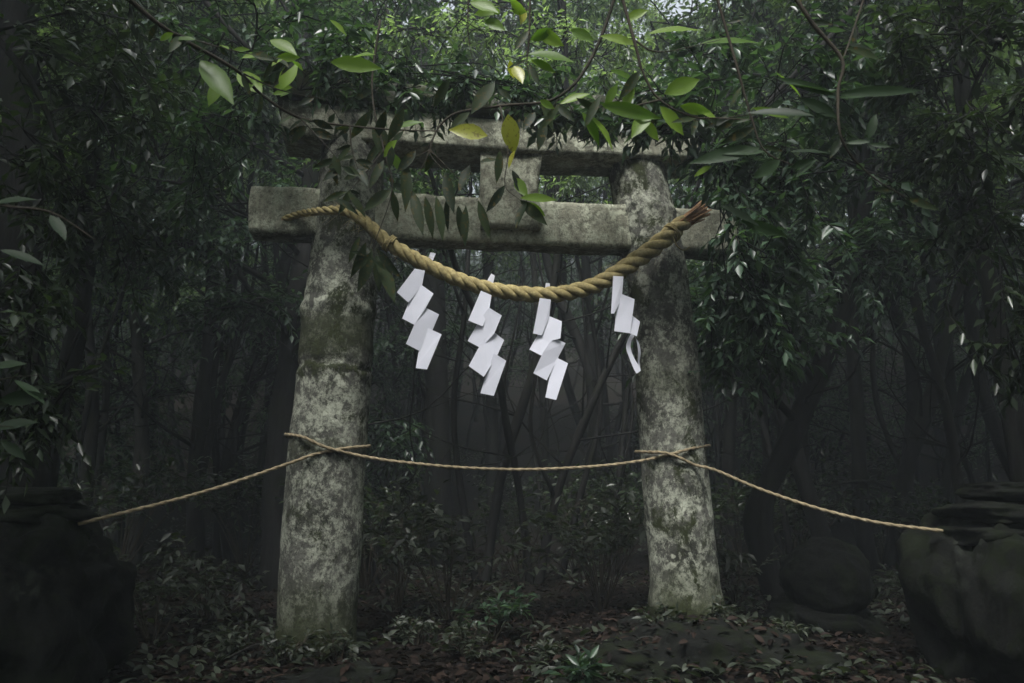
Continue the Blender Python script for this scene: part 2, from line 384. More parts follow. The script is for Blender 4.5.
# tablet between the beams
pf = mid - vv * .17
a = onplane(481, 226, pf, vv); b_ = onplane(541, 226, pf, vv); tp = onplane(510, 140, pf, vv)
cc = (a + b_) / 2; cc.z = (a.z + tp.z) / 2; cc += vv * .06
local(stone_box((b_ - a).length, .12, tp.z - a.z, cc, u, vv, up, 12, round_=.012), 'tablet', M_BEAM)
strut_c = cc + vv * .16; zb = nc.z + nh / 2 + .003; zt = sc_.z - sh / 2 - .003; strut_c.z = (zb + zt) / 2
local(stone_box(.26, .19, zt - zb, strut_c, u, vv, up, 14), 'strut', M_BEAM)

# ------------------------------------------------------------------ ropes
def twisted(path, rads, nstr, pitch, seg=10, frac=.56):
    "list of strand meshes wound round a path"
    L = [0]
    for i in range(1, len(path)): L.append(L[-1] + (path[i] - path[i - 1]).length)
    fr = []; a = Vector((0, 1, 0))
    for i in range(len(path)):
        t = (path[min(i + 1, len(path) - 1)] - path[max(i - 1, 0)]).normalized(); a = (a - t * a.dot(t)).normalized(); fr.append((a.copy(), t.cross(a)))
    out = []
    for s in range(nstr):
        pts = []; rs = []; N = int(L[-1] / (pitch / 18)); j = 0; ph = 2 * math.pi * s / nstr
        for i in range(N + 1):
            l = L[-1] * i / N
            while j < len(L) - 2 and L[j + 1] < l: j += 1
            f = (l - L[j]) / max(1e-6, L[j + 1] - L[j]); p = path[j].lerp(path[j + 1], f); r = rads[j] + (rads[j + 1] - rads[j]) * f
            ph += 2 * math.pi * (L[-1] / N) / max(pitch * .45, pitch * r / max(rads)); q = r * (1 - frac)
            pts.append(p + fr[j][0] * math.cos(ph) * q + fr[j][1] * math.sin(ph) * q); rs.append(r * frac * (1 + .06 * noise.noise(p * 9 + Vector((s * 5, 0, 0)))))
        m_ = MB(); m_.tube(pts, rs, seg, nz=.10, nscale=60); out.append(m_)
    return out
# thick straw rope: px x, y, depth, px thickness
FL, FR_ = YL - .29, YR - .28
rp_px = [(284, 219, FL + .14, 7), (300, 214, FL + .09, 8), (322, 211, FL - .02, 9), (345, 211, FL - .045, 11), (365, 222, FL - .04, 13), (385, 240, FL - .02, 15), (410, 256, FL - .0, 15.5), (450, 276, 4.7, 16), (490, 289, 4.74, 16),
         (545, 295, 4.8, 17), (590, 287, 4.86, 17), (620, 271, 4.89, 18), (645, 254, FR_ - .04, 19), (668, 236, FR_ - .035, 19), (684, 222, FR_ + .01, 17)]
RP = [P(x, y, Y) for x, y, Y, w_ in rp_px]; RR = [w_ / 2 * depth(p) / F for p, (_, _, _, w_) in zip(RP, rp_px)]
path = spline(RP, 10); rads = [RR[min(i // 10, len(RR) - 2)] + (RR[min(i // 10, len(RR) - 2) + 1] - RR[min(i // 10, len(RR) - 2)]) * ((i % 10) / 10 if i // 10 < len(RR) - 1 else 1) for i in range(len(path))]
rope = empty('straw_rope', RP[9]); tag(rope, 'thick twisted straw rope sagging across the front of the stone gate', 'straw rope')
for m_ in twisted(path, rads, 3, .30, 10, .52): local(m_, 'strand', M_ROPE, rope, RP[9])
rnd = random.Random(5)
def rv_(g): return Vector((g.gauss(0, 1), g.gauss(0, 1), g.gauss(0, 1)))
m_ = MB(); e0, e1 = RP[-1], P(703, 209, FR_ + .03)
for i in range(46):
    a = Vector((rnd.gauss(0, .016), rnd.gauss(0, .016), rnd.gauss(0, .016))); m_.tube([e0 + a * .8 - (e1 - e0) * .3, e0.lerp(e1, .5) + a * 1.1, e1 + a * 1.5 + (e1 - e0) * rnd.uniform(-.2, .15)], [.008, .007, .004], 5)
local(m_, 'frayed_end', M_ROPEND, rope, RP[9])
m_ = MB(); q = RP[0]; dq = (RP[0] - RP[1]).normalized()
for i in range(16):
    a = Vector((rnd.gauss(0, .010), rnd.gauss(0, .010), rnd.gauss(0, .012))); m_.tube([q + a * .5 - dq * .03, q + a + dq * .01, q + a * 1.7 + dq * rnd.uniform(.02, .05)], [.006, .006, .003], 5)
local(m_, 'frayed_end', M_ROPEND, rope, RP[9])
m_ = MB()                                                           # lashings of thin straw twine round both pillars and rope
def ring(c, t_, r, k=2, rad=.005, w_=.012):
    t_ = t_.normalized(); a = t_.cross(up).normalized(); b2 = t_.cross(a); n = 22 * k
    return [c + t_ * (w_ * (i / n - .5) * k) + (a * math.cos(2 * math.pi * i / 22) + b2 * math.sin(2 * math.pi * i / 22)) * r for i in range(n + 1)]
for i, rr_ in ((len(path) - 9, .060), (52, .050)):
    m_ = MB(); m_.tube(ring(path[i], path[i + 2] - path[i], rr_, 3), .006, 6); local(m_, 'lashing', M_ROPE, rope, RP[9])
m_ = MB(); m_.tube(spline([P(672, 235, FR_ - .08), P(677, 246, FR_ - .07), P(684, 250, FR_), P(690, 247, FR_ + .03)], 5), .005, 5)
local(m_, 'loose_twine', M_ROPE, rope, RP[9])

m_ = MB()
for i in range(110):                                                # stray straws sticking out of the rope
    j = rnd.randrange(3, len(path) - 3); t_ = (path[j + 1] - path[j]).normalized(); d = rv_(rnd).normalized(); d = (d - t_ * d.dot(t_)).normalized(); l = rnd.uniform(.015, .06)
    a = path[j] + d * rads[j] * .95; m_.tube([a, a + (d * .5 + t_ * rnd.choice((-1, 1))) * l * .5, a + (d * .9 + t_ * rnd.uniform(-1, 1) - up * .4) * l], [.0012, .001, .0005], 3, cap=False)
tag(local(m_, 'stray_straws', M_ROPE, rope, RP[9]), kind='stuff')
# thin boundary cord: one cord wound once round each pillar
def around(ax, r, y1, y2, a0, a1, n=14):
    out = []
    for i in range(n + 1):
        f = i / n; a = a0 + (a1 - a0) * f; out.append(Vector((ax.x + math.cos(a) * r, ax.y + math.sin(a) * r, y1 + (y2 - y1) * f)))
    return out
def axat(pts, y):
    for i in range(len(pts) - 1):
        if pts[i].z <= y <= pts[i + 1].z: return pts[i].lerp(pts[i + 1], (y - pts[i].z) / (pts[i + 1].z - pts[i].z))
    return pts[0]
def rad_at(pts, rs, y):
    for i in range(len(pts) - 1):
        if pts[i].z <= y <= pts[i + 1].z:
            f = (y - pts[i].z) / (pts[i + 1].z - pts[i].z); return rs[i] + (rs[i + 1] - rs[i]) * f
    return rs[0]
def cyl_pt(x, y, pts, rs, off):
    "point where the line of sight meets the pillar's skin"
    d = ray(x, y).normalized(); s = 3.0
    while s < 8:
        p = CAM + d * s; a = axat(pts, p.z)
        if math.hypot(p.x - a.x, p.y - a.y) < rad_at(pts, rs, p.z) * 1.035 + off: return p
        s += .01
    a = axat(pts, 1.1); t_ = a.y / d.y; return CAM + d * t_
cr = .0105
lpost = P(78, 524, 4.15); rpost = P(943, 531, 4.2)
cpx = [lpost, P(200, 493, 4.42), P(290, 463, 4.66)] + [cyl_pt(x, y, lp, lr, cr) for x, y in ((312, 455), (335, 450), (352, 447.5))]
axl = axat(lp, 1.2); rl = rad_at(lp, lr, 1.2) * 1.035 + cr
cpx += around(axl, rl, P(366, 447, YL).z, P(290, 435, YL).z, R(-14), R(196), 16)
cpx += [cyl_pt(x, y, lp, lr, cr + .012) for x, y in ((303, 437), (320, 445), (335, 450), (352, 454))]
cpx += [P(372, 458, 4.74), P(400, 462, 4.78), P(460, 467.5, 4.86), P(530, 469.5, 4.93), P(600, 466, 4.98), P(640, 461, 5.0)]
cpx += [cyl_pt(x, y, rp, rr, cr) for x, y in ((655, 458), (675, 453), (690, 449))]
axr = axat(rp, 1.2); r2 = rad_at(rp, rr, 1.2) * 1.05 + cr
cpx += around(axr, r2, P(706, 446, YR).z, P(640, 452, YR).z, R(-12), R(192), 16)
cpx += [cyl_pt(x, y, rp, rr, cr + .012) for x, y in ((652, 452), (666, 453), (680, 458), (695, 465))]
cpx += [P(715, 470, 4.95), P(760, 489, 4.75), P(820, 509, 4.5), P(880, 523, 4.32), rpost]
cpath = spline(cpx, 5)
cord = empty('thin_boundary_cord', cpx[0]); tag(cord, 'thin tan cord stretched low between the rocks and wound round both pillars', 'cord')
for m_ in twisted(cpath, [cr] * len(cpath), 2, .11, 7, .74): local(m_, 'strand', M_CORD, cord, cpx[0])

# ------------------------------------------------------------------ paper streamers
def cz(p): return (380 + p[0] / 3.413, 240 + p[1] / 3.413)
SH = [
 ([[(160, 74), (172, 42), (190, 46), (176, 80)], [(118, 102), (150, 108), (140, 160), (98, 208), (62, 176)], [(138, 157), (178, 186), (150, 238), (118, 284), (80, 264), (104, 205)],
   [(150, 234), (197, 258), (175, 310), (135, 372), (93, 350), (122, 284)], [(155, 303), (206, 326), (160, 436), (125, 432), (136, 366)]], 4.66, 'zigzag white paper streamer hanging nearest the left pillar, behind dark leaves'),
 ([[(366, 138), (380, 114), (392, 122), (386, 148)], [(345, 178), (378, 192), (370, 242), (350, 290), (305, 271)], [(370, 236), (411, 261), (387, 318), (345, 363), (304, 341), (336, 284)],
   [(380, 314), (419, 345), (396, 396), (355, 460), (308, 426), (344, 360)], [(388, 392), (427, 416), (388, 526), (346, 518), (364, 456)]], 4.72, 'second zigzag paper streamer from the left, the longest with four clean folds'),
 ([[(563, 165), (566, 146), (580, 148), (580, 170)], [(546, 203), (581, 208), (576, 265), (553, 320), (525, 314)], [(574, 264), (617, 282), (612, 335), (586, 342), (552, 389), (515, 370), (544, 318)],
   [(588, 337), (629, 356), (600, 412), (570, 473), (528, 450), (558, 385)], [(600, 406), (638, 425), (601, 540), (567, 532), (580, 468)]], 4.80, 'zigzag white paper streamer hanging under the lowest point of the rope'),
 ([[(800, 128), (803, 108), (822, 108), (828, 132)], [(797, 128), (829, 130), (824, 200), (800, 246), (790, 246)], [(826, 190), (866, 206), (852, 313), (802, 306), (808, 242)], [(856, 256), (886, 280), (876, 326), (852, 316)]], 4.86,
  'short zigzag paper streamer in front of the right pillar with a curled lower end')]
shide_objs = []
for si, (panels, Y, lab) in enumerate(SH):
    c0 = P(*cz(panels[1][0]), Y); root = empty('paper_streamer', c0)
    tag(root, lab, 'paper streamer', 'white paper streamers hanging from the straw rope')
    for pi, poly in enumerate(panels):
        pts = [cz(p) for p in poly]; cx = sum(p[0] for p in pts) / len(pts); cyy = sum(p[1] for p in pts) / len(pts); m_ = MB(); kx = 1.09 if pi else 1
        pts = [(cx + (x - cx) * kx, cyy + (y - cyy) * kx) for x, y in pts]
        cyy = sum(p[1] for p in pts) / len(pts)
        yb = Y - .06 + .006 * pi + (0.09 if pi == 0 else 0)
        tilt = (.0007 if pi % 2 else -.0005) * (1 if pi else 0)
        tv = .0003 * (1 if (si + pi) % 2 else -.6)
        fr_ = [P(x, y, yb + 1.6 * tilt * (x - cx) + tv * (y - cyy) + rnd.uniform(-.005, .005)) for x, y in pts]; n = len(fr_)
        bk = [p + Vector((0, .0012, 0)) for p in fr_]
        # polygon order is clockwise in the picture
        m_.add(fr_ + bk, [tuple(range(n)), tuple(range(2 * n - 1, n - 1, -1))] + [(i, i + n, (i + 1) % n + n, (i + 1) % n) for i in range(n)])
        local(m_, 'hanging_tab' if pi == 0 else 'paper_fold', M_PAPER, root, c0, smooth=False)
    if si == 3:                                                   # the curled end: an open loop of paper
        m_ = MB(); N = 20; ring_ = []
        path_c = [(858, 318), (846, 340), (840, 368), (850, 400), (866, 440), (876, 456)]; path_d = [(868, 328), (858, 345), (856, 370), (866, 400), (884, 430), (890, 446)]
        a_ = spline([P(*cz(p), Y - .055 - .012 * math.sin(i)) for i, p in enumerate(path_c)], 5); b2 = spline([P(*cz(p), Y - .045 + .015 * i / 5) for i, p in enumerate(path_d)], 5)
        n = len(a_); m_.add(a_ + b2 + [p + Vector((0, .0012, 0)) for p in a_ + b2], [(i, i + 1, n + i + 1, n + i) for i in range(n - 1)] + [(2 * n + i, 3 * n + i, 3 * n + i + 1, 2 * n + i + 1) for i in range(n - 1)])
        path_e = [(868, 328), (884, 352), (890, 385), (886, 415), (890, 446)]; path_f = [(872, 330), (878, 355), (881, 385), (880, 415), (884, 440)]
        a_ = spline([P(*cz(p), Y - .04 + .01 * i) for i, p in enumerate(path_f)], 5); b2 = spline([P(*cz(p), Y - .01 + .005 * i) for i, p in enumerate(path_e)], 5)
        n = len(a_); m_.add(a_ + b2 + [p + Vector((0, .0012, 0)) for p in a_ + b2], [(i, i + 1, n + i + 1, n + i) for i in range(n - 1)] + [(2 * n + i, 3 * n + i, 3 * n + i + 1, 2 * n + i + 1) for i in range(n - 1)])
        local(m_, 'curled_end', M_PAPER, root, c0)

# ------------------------------------------------------------------ rocks
def rock_mb(c, r, seed, sub=5, rough=.25, flat=0):
    bm = bmesh.new(); bmesh.ops.create_icosphere(bm, subdivisions=sub, radius=1); m_ = MB(); vs = []
    for v_ in bm.verts:
        d = v_.co.normalized(); k = 1 + rough * noise.noise(d * 1.4 + Vector((seed, seed, 0))) + rough * .4 * noise.noise(d * 4 + Vector((0, seed, 0))) + rough * .2 * noise.noise(d * 9 + Vector((seed, 0, 3))) + rough * .12 * noise.noise(d * 26)
        if flat: d = Vector([math.copysign(abs(q) ** flat, q) for q in d])
        vs.append(Vector((c[0] + d.x * r[0] * k, c[1] + d.y * r[1] * k, c[2] + d.z * r[2] * k)))
    m_.add(vs, [tuple(v_.index for v_ in f.verts) for f in bm.faces]); bm.free(); return m_
def rock(name, c, r, seed, label, cat='rock', group=None, **kw):
    o = rock_mb(c, r, seed, **kw).build(name, M_ROCK, loc=(c[0], c[1], c[2] - r[2])); tag(o, label, cat, group); return o
c = P(18, 600, 4.1)
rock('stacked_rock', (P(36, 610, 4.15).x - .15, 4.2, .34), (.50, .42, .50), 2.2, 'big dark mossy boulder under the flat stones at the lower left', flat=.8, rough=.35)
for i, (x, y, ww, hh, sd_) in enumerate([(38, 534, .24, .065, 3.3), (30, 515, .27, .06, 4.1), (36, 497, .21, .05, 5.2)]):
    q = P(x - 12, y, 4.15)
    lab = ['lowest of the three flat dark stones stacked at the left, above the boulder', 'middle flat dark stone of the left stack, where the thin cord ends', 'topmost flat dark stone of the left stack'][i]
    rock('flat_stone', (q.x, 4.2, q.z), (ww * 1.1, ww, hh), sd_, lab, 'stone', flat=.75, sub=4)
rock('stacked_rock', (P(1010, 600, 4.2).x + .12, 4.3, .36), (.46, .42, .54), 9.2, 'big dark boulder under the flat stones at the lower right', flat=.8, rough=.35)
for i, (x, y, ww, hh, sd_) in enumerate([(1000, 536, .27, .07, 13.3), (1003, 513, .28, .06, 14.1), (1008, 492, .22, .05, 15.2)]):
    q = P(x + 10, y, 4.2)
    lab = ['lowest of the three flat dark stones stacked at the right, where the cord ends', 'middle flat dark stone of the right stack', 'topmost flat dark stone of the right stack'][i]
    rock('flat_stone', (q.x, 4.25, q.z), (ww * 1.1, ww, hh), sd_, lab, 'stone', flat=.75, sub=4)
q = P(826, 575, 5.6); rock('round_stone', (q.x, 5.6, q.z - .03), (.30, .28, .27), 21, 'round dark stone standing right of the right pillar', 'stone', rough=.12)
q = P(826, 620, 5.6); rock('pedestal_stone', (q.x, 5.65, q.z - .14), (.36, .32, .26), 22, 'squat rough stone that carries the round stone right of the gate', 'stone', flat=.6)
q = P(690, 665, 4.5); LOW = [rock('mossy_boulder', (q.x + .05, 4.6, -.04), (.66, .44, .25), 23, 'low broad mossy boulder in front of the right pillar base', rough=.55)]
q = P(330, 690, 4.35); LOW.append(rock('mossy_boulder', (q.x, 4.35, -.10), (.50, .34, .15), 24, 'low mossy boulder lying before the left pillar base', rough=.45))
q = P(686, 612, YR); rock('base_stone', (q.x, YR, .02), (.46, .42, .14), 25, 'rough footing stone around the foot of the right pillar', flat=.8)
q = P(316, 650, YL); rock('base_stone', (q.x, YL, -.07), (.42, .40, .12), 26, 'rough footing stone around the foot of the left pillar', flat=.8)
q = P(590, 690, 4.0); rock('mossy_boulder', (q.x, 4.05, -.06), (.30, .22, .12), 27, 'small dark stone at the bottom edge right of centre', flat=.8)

# ------------------------------------------------------------------ trees
def rv(rg, s=1.0): return Vector((rg.gauss(0, s), rg.gauss(0, s), rg.gauss(0, s)))
class Leaves:
    def __init__(s): s.b = []; s.d = []; s.n = []; s.L = []; s.W = []
    def add(s, b, d, n, L, W): s.b.append(b[:]); s.d.append(d[:]); s.n.append(n[:]); s.L.append(L); s.W.append(W)
    def mesh(s, name, mat, parent=None, off=Vector(), **kw):
        return leaves_mesh(name, np.array([tuple(x) for x in s.b]) - np.array(tuple(off)), np.array([tuple(x) for x in s.d]), np.array([tuple(x) for x in s.n]), s.L, s.W, mat, parent, **kw)
def twig(rg, wood, lv, p, d, ln, nl, ll, lw=.36, droop=.35, wr=.004):
    "a leafy twig: alternate leaves in a loose flat spray"
    pts = [p]; q = p.copy(); d = d.normalized(); k = 5
    for i in range(k):
        q = q + d * ln / k; d = (d + Vector((0, 0, -droop * .25)) + rv(rg, .10)).normalized(); pts.append(q.copy())
    if wood is not None: wood.tube(pts, [wr * (1 - .7 * i / k) for i in range(k + 1)], 3, cap=False)
    for i in range(nl):
        f = (i + .6) / nl * k; j = min(int(f), k - 1); b = pts[j].lerp(pts[j + 1], f - j); t_ = (pts[j + 1] - pts[j]).normalized()
        s = t_.cross(up); s = s.normalized() if s.length > .05 else Vector((1, 0, 0))
        sg = 1 if i % 2 else -1
        if i == nl - 1: sg = 0
        dd = (t_ * .6 + s * sg * rg.uniform(.6, 1.1) + rv(rg, .25) + Vector((0, 0, -droop * rg.uniform(.2, 1.3)))).normalized()
        n_ = (up + rv(rg, .35)).normalized()
        L = ll * rg.uniform(.65, 1.15); lv.add(b, dd, n_, L, L * lw * rg.uniform(.8, 1.2))
def tree_parts(rg, path, rads, blobs, ll, nsub=7, ntw=9, nl=10, seg=10, lw=.38, tw=.45, wood_seg=5, bare=6, droop=.35, twwood=True):
    wood = MB(); lv = Leaves(); path = spline(path, 6); n = len(path)
    rd = []
    for i in range(n):
        f = i / (n - 1) * (len(rads) - 1); k = min(int(f), len(rads) - 2); rd.append(rads[k] + (rads[k + 1] - rads[k]) * (f - k))
    wood.tube(path, rd, seg, nz=.28, nscale=2.2, seed=rg.random() * 20)
    def nearest(c):
        best = min(range(n), key=lambda i: (path[i] - c).length + (2.0 if path[i].z > c.z - .15 else 0) + (3 if path[i].z < c.z * .3 else 0)); return best
    for (c, r) in blobs:
        c = Vector(c); i = nearest(c); a = path[i]; r = Vector(r) if hasattr(r, '__len__') else Vector((r, r, r * .7))
        m1 = a.lerp(c, .5) + Vector((0, 0, .12 * (c - a).length)) + rv(rg, .05 * (c - a).length); r0 = min(rd[i] * .55, .012 * (c - a).length + .02)
        limb = spline([a, m1, c], 4); wood.tube(limb, [r0 * (1 - .6 * j / (len(limb) - 1)) for j in range(len(limb))], wood_seg)
        for s in range(nsub):
            e = rv(rg, 1).normalized() * rg.uniform(.55, 1.0); e = c + Vector((e.x * r.x, e.y * r.y, e.z * r.z)); st = limb[rg.randrange(len(limb) // 3, len(limb))]
            br = spline([st, st.lerp(e, .5) + rv(rg, .08) + Vector((0, 0, .06)), e], 4); wood.tube(br, [r0 * .36 * (1 - .7 * j / (len(br) - 1)) + .003 for j in range(len(br))], 4, cap=False)
            for k in range(ntw):
                f = rg.uniform(.25, 1) ** .7 * (len(br) - 1); j = min(int(f), len(br) - 2); p = br[j].lerp(br[j + 1], f - j)
                d = (br[j + 1] - br[j]).normalized() + rv(rg, .7); twig(rg, wood if twwood else None, lv, p, d, tw * rg.uniform(.6, 1.3), nl, ll, lw, droop)
    for k in range(bare):                                          # dead side branches
        i = rg.randrange(n // 5, n - 2); a = path[i]; d = rv(rg, 1); d.z = abs(d.z) * .5 + .15; d.normalize(); ln = rg.uniform(.5, 1.8)
        q = [a, a + d * ln * .4 + rv(rg, .06), a + d * ln * .75 + rv(rg, .12) + Vector((0, 0, .1)), a + d * ln + rv(rg, .15) + Vector((0, 0, .25))]
        wood.tube(spline(q, 3), [rd[i] * .28 * (1 - .85 * j / 9) for j in range(10)], 4)
        for h in range(2):
            e = q[1 + h]; d2 = (d + rv(rg, .6)).normalized(); wood.tube([e, e + d2 * ln * .2, e + d2 * ln * .4 + rv(rg, .05)], [rd[i] * .12, rd[i] * .08, .002], 3)
    return wood, lv
def put_tree(name, rg, path, rads, blobs, ll, label, bark=None, leaf=None, group=None, cat='tree', **kw):
    base = Vector(path[0]); wood, lv = tree_parts(rg, path, rads, blobs, ll, **kw)
    root = empty(name, base); tag(root, label, cat, group); wood.v = [v - base for v in wood.v]
    wood.build('trunk', bark or M_BARK, root)
    if lv.b: lv.mesh('crown', leaf or M_LEAF, root, off=base)
    return root
def G(x, y, Y):
    "ground point in column x of the survey at depth Y"
    d = ray(x, 480); X = d.x / d.y * Y; return Vector((X, Y, gz(X, Y) - .15))
def trunk_path(pxs, Y, Y2=None):
    "ground start, then survey points, running on upward above the frame"
    pts = [G(pxs[0][0], 0, Y)]; n = len(pxs)
    for i, (x, y) in enumerate(pxs[1:]): pts.append(P(x, y, Y + ((Y2 or Y) - Y) * (i + 1) / n))
    return pts
def pxblob(x, y, Y, rx, rz, ry=None):
    return (P(x, y, Y), (rx, ry or rx, rz))
rg = random.Random(11)

# --- named near trees
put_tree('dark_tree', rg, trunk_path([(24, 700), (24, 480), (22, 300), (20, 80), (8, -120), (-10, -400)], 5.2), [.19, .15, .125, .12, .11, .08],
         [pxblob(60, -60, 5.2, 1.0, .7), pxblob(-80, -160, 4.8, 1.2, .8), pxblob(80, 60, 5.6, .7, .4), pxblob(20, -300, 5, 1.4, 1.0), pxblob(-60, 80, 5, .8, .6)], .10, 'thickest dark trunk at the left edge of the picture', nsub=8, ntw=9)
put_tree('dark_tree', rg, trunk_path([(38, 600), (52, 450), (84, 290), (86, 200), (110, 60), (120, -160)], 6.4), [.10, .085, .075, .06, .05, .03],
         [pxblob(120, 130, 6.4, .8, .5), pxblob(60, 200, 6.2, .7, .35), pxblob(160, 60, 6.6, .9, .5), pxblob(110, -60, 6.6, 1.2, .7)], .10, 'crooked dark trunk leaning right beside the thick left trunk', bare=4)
put_tree('evergreen_tree', rg, trunk_path([(282, 600), (284, 440), (300, 300), (312, 180), (300, 20), (280, -150)], 8.0, 8.5), [.19, .17, .14, .10, .07, .04],
         [pxblob(200, 120, 7.6, 1.2, .7), pxblob(150, 190, 7.2, 1.0, .6), pxblob(240, 220, 7.4, .9, .5), pxblob(270, 60, 8, 1.2, .7), pxblob(190, 20, 7.5, 1.2, .7), pxblob(110, 240, 7.0, .8, .4), pxblob(240, 300, 7.6, .6, .25)],
         .11, 'dark leaning trunk close behind the left pillar with foliage on its left', nsub=8, ntw=10, leaf=M_LEAFG)
put_tree('evergreen_tree', rg, trunk_path([(775, 600), (758, 520), (790, 440), (838, 325), (862, 220), (870, 60), (850, -150)], 7.2, 7.0), [.12, .11, .10, .09, .08, .06, .04],
         [pxblob(760, 200, 6.6, .9, .5), pxblob(820, 260, 6.4, .9, .45), pxblob(720, 290, 6.3, .6, .45), pxblob(700, 350, 6.2, .45, .3), pxblob(880, 160, 6.8, 1.0, .6), pxblob(780, 90, 7, 1.1, .6), pxblob(920, 250, 6.6, .8, .4), pxblob(850, 20, 7, 1.2, .6), pxblob(770, 330, 6.4, .5, .25)],
         .11, 'dark trunk leaning right behind the right pillar, carrying low dark foliage', nsub=8, ntw=10, leaf=M_LEAFG)
put_tree('large_tree', rg, trunk_path([(440, 560), (438, 440), (432, 260), (424, 110), (420, 40), (440, -120)], 10.5), [.22, .16, .16, .24, .22, .15],
         [pxblob(360, 20, 10.5, 1.6, .9), pxblob(480, -10, 10.5, 1.5, .9), pxblob(420, -120, 10.5, 2.2, 1.2), pxblob(330, 100, 10, 1.0, .6)], .11, 'broad trunk that rises behind the top lintel of the gate and forks', nsub=8, ntw=9, bark=M_BARK, bare=3)
slim = [
 ([(200, 600), (196, 480), (204, 390), (212, 300), (206, 160), (190, 0)], 10, .13, 'dark upright trunk seen left of the left pillar'),
 ([(224, 600), (226, 470), (258, 350), (284, 270), (300, 160), (320, 0)], 11, .11, 'slim trunk leaning right just left of the left pillar'),
 ([(140, 600), (142, 440), (136, 330), (128, 200), (140, 20)], 9.5, .10, 'greyer lichened trunk in the left third with a side branch'),
 ([(250, 600), (240, 450), (262, 370), (296, 320), (350, 200)], 13, .07, 'thin curving trunk left of the left pillar, strongly bent right'),
 ([(492, 600), (492, 440), (489, 300), (485, 150), (480, 0)], 13, .14, 'hazy upright trunk seen below the second paper streamer'),
 ([(545, 600), (546, 480), (542, 380), (530, 200), (525, 0)], 11, .07, 'thin dark trunk standing behind the third paper streamer'),
 ([(592, 600), (596, 470), (590, 340), (584, 240), (560, 0)], 12, .12, 'dark trunk in the gap between third streamer and right pillar'),
 ([(614, 600), (612, 480), (602, 360), (600, 270), (610, 100)], 14, .07, 'thin hazy trunk just left of the right pillar'),
 ([(726, 600), (728, 470), (735, 330), (730, 200), (735, 0)], 10, .10, 'upright dark trunk just right of the right pillar'),
 ([(866, 600), (862, 520), (858, 420), (852, 320), (856, 160), (850, 0)], 9, .11, 'straight dark trunk to the right of the leaning one'),
 ([(955, 600), (960, 500), (944, 400), (915, 300), (900, 180), (910, 0)], 7, .06, 'thin trunk curving left in the right part of the forest'),
 ([(905, 600), (903, 490), (932, 395), (950, 320), (990, 150)], 8.5, .11, 'dark trunk leaning right near the right edge'),
 ([(1028, 600), (1022, 480), (1002, 350), (976, 210), (960, 60), (950, -100)], 5.6, .09, 'dark crooked trunk at the right edge, leaning left'),
 ([(940, 600), (944, 500), (966, 380), (1000, 260), (1030, 150)], 9.5, .08, 'slim trunk leaning toward the right edge of the picture'),
 ([(88, 600), (88, 470), (92, 380), (80, 240), (70, 60)], 9, .09, 'straight trunk seen in the gap between the left edge trunks'),
 ([(385, 600), (392, 500), (396, 380), (384, 250), (390, 100)], 12, .08, 'slim trunk just right of the left pillar'),
 ([(640, 600), (640, 480), (622, 330), (618, 200)], 16, .08, 'far thin trunk half hidden by the right pillar'),
 ([(800, 600), (806, 500), (800, 400), (770, 250), (760, 100)], 11, .08, 'slim trunk crossing behind the leaning dark trunk'),
]
for k, (px, Y, r, lab) in enumerate(slim):
    r *= .78
    pth = trunk_path(px, Y); tp_ = pth[-1]
    pth.append(tp_ + Vector((rg.uniform(-.4, .4), rg.uniform(-.4, .4), 1.6 + .1 * Y)))
    bl = [(pth[-1] + Vector((rg.uniform(-1, 1), rg.uniform(-1, 1), rg.uniform(-.8, 1))), (1.3, 1.3, .8)) for _ in range(4)] + [(tp_ + Vector((rg.uniform(-1.2, 1.2), rg.uniform(-.6, 1), rg.uniform(-1.4, .2))), (.9, .9, .5)) for _ in range(2)]
    put_tree('slim_tree', rg, pth, [r * 1.15, r, r * .85, r * .6, r * .3], bl, .11, lab, nsub=6, ntw=8, nl=9, bark=M_BARK2 if 'grey' in lab else M_BARK, bare=14, twwood=True)

def column(x, y):
    p = 512 + 812 * x / y
    for lim, t_ in ((80, 'at the left edge, above the stacked stones'), (200, 'above the left stretch of thin cord'), (285, 'just left of the left pillar'), (375, 'mostly behind the left pillar'), (450, 'behind the leftmost paper streamer'), (512, 'behind the second paper streamer'),
                    (575, 'behind the third paper streamer'), (640, 'left of the right pillar'), (715, 'mostly behind the right pillar'), (790, 'just right of the right pillar'), (870, 'above the round stone'), (950, 'above the right end of the thin cord')):
        if p < lim: return t_
    return 'at the right edge, above the stacked stones'
def lab_tree(what, x, y):
    d = 'close' if y < 13 else ('in the middle distance' if y < 21 else 'far off'); d = {'close': 'nearby', 'in the middle distance': 'mid distance', 'far off': 'far off hazy'}[d]
    return '%s %s %s' % (d, what, column(x, y))
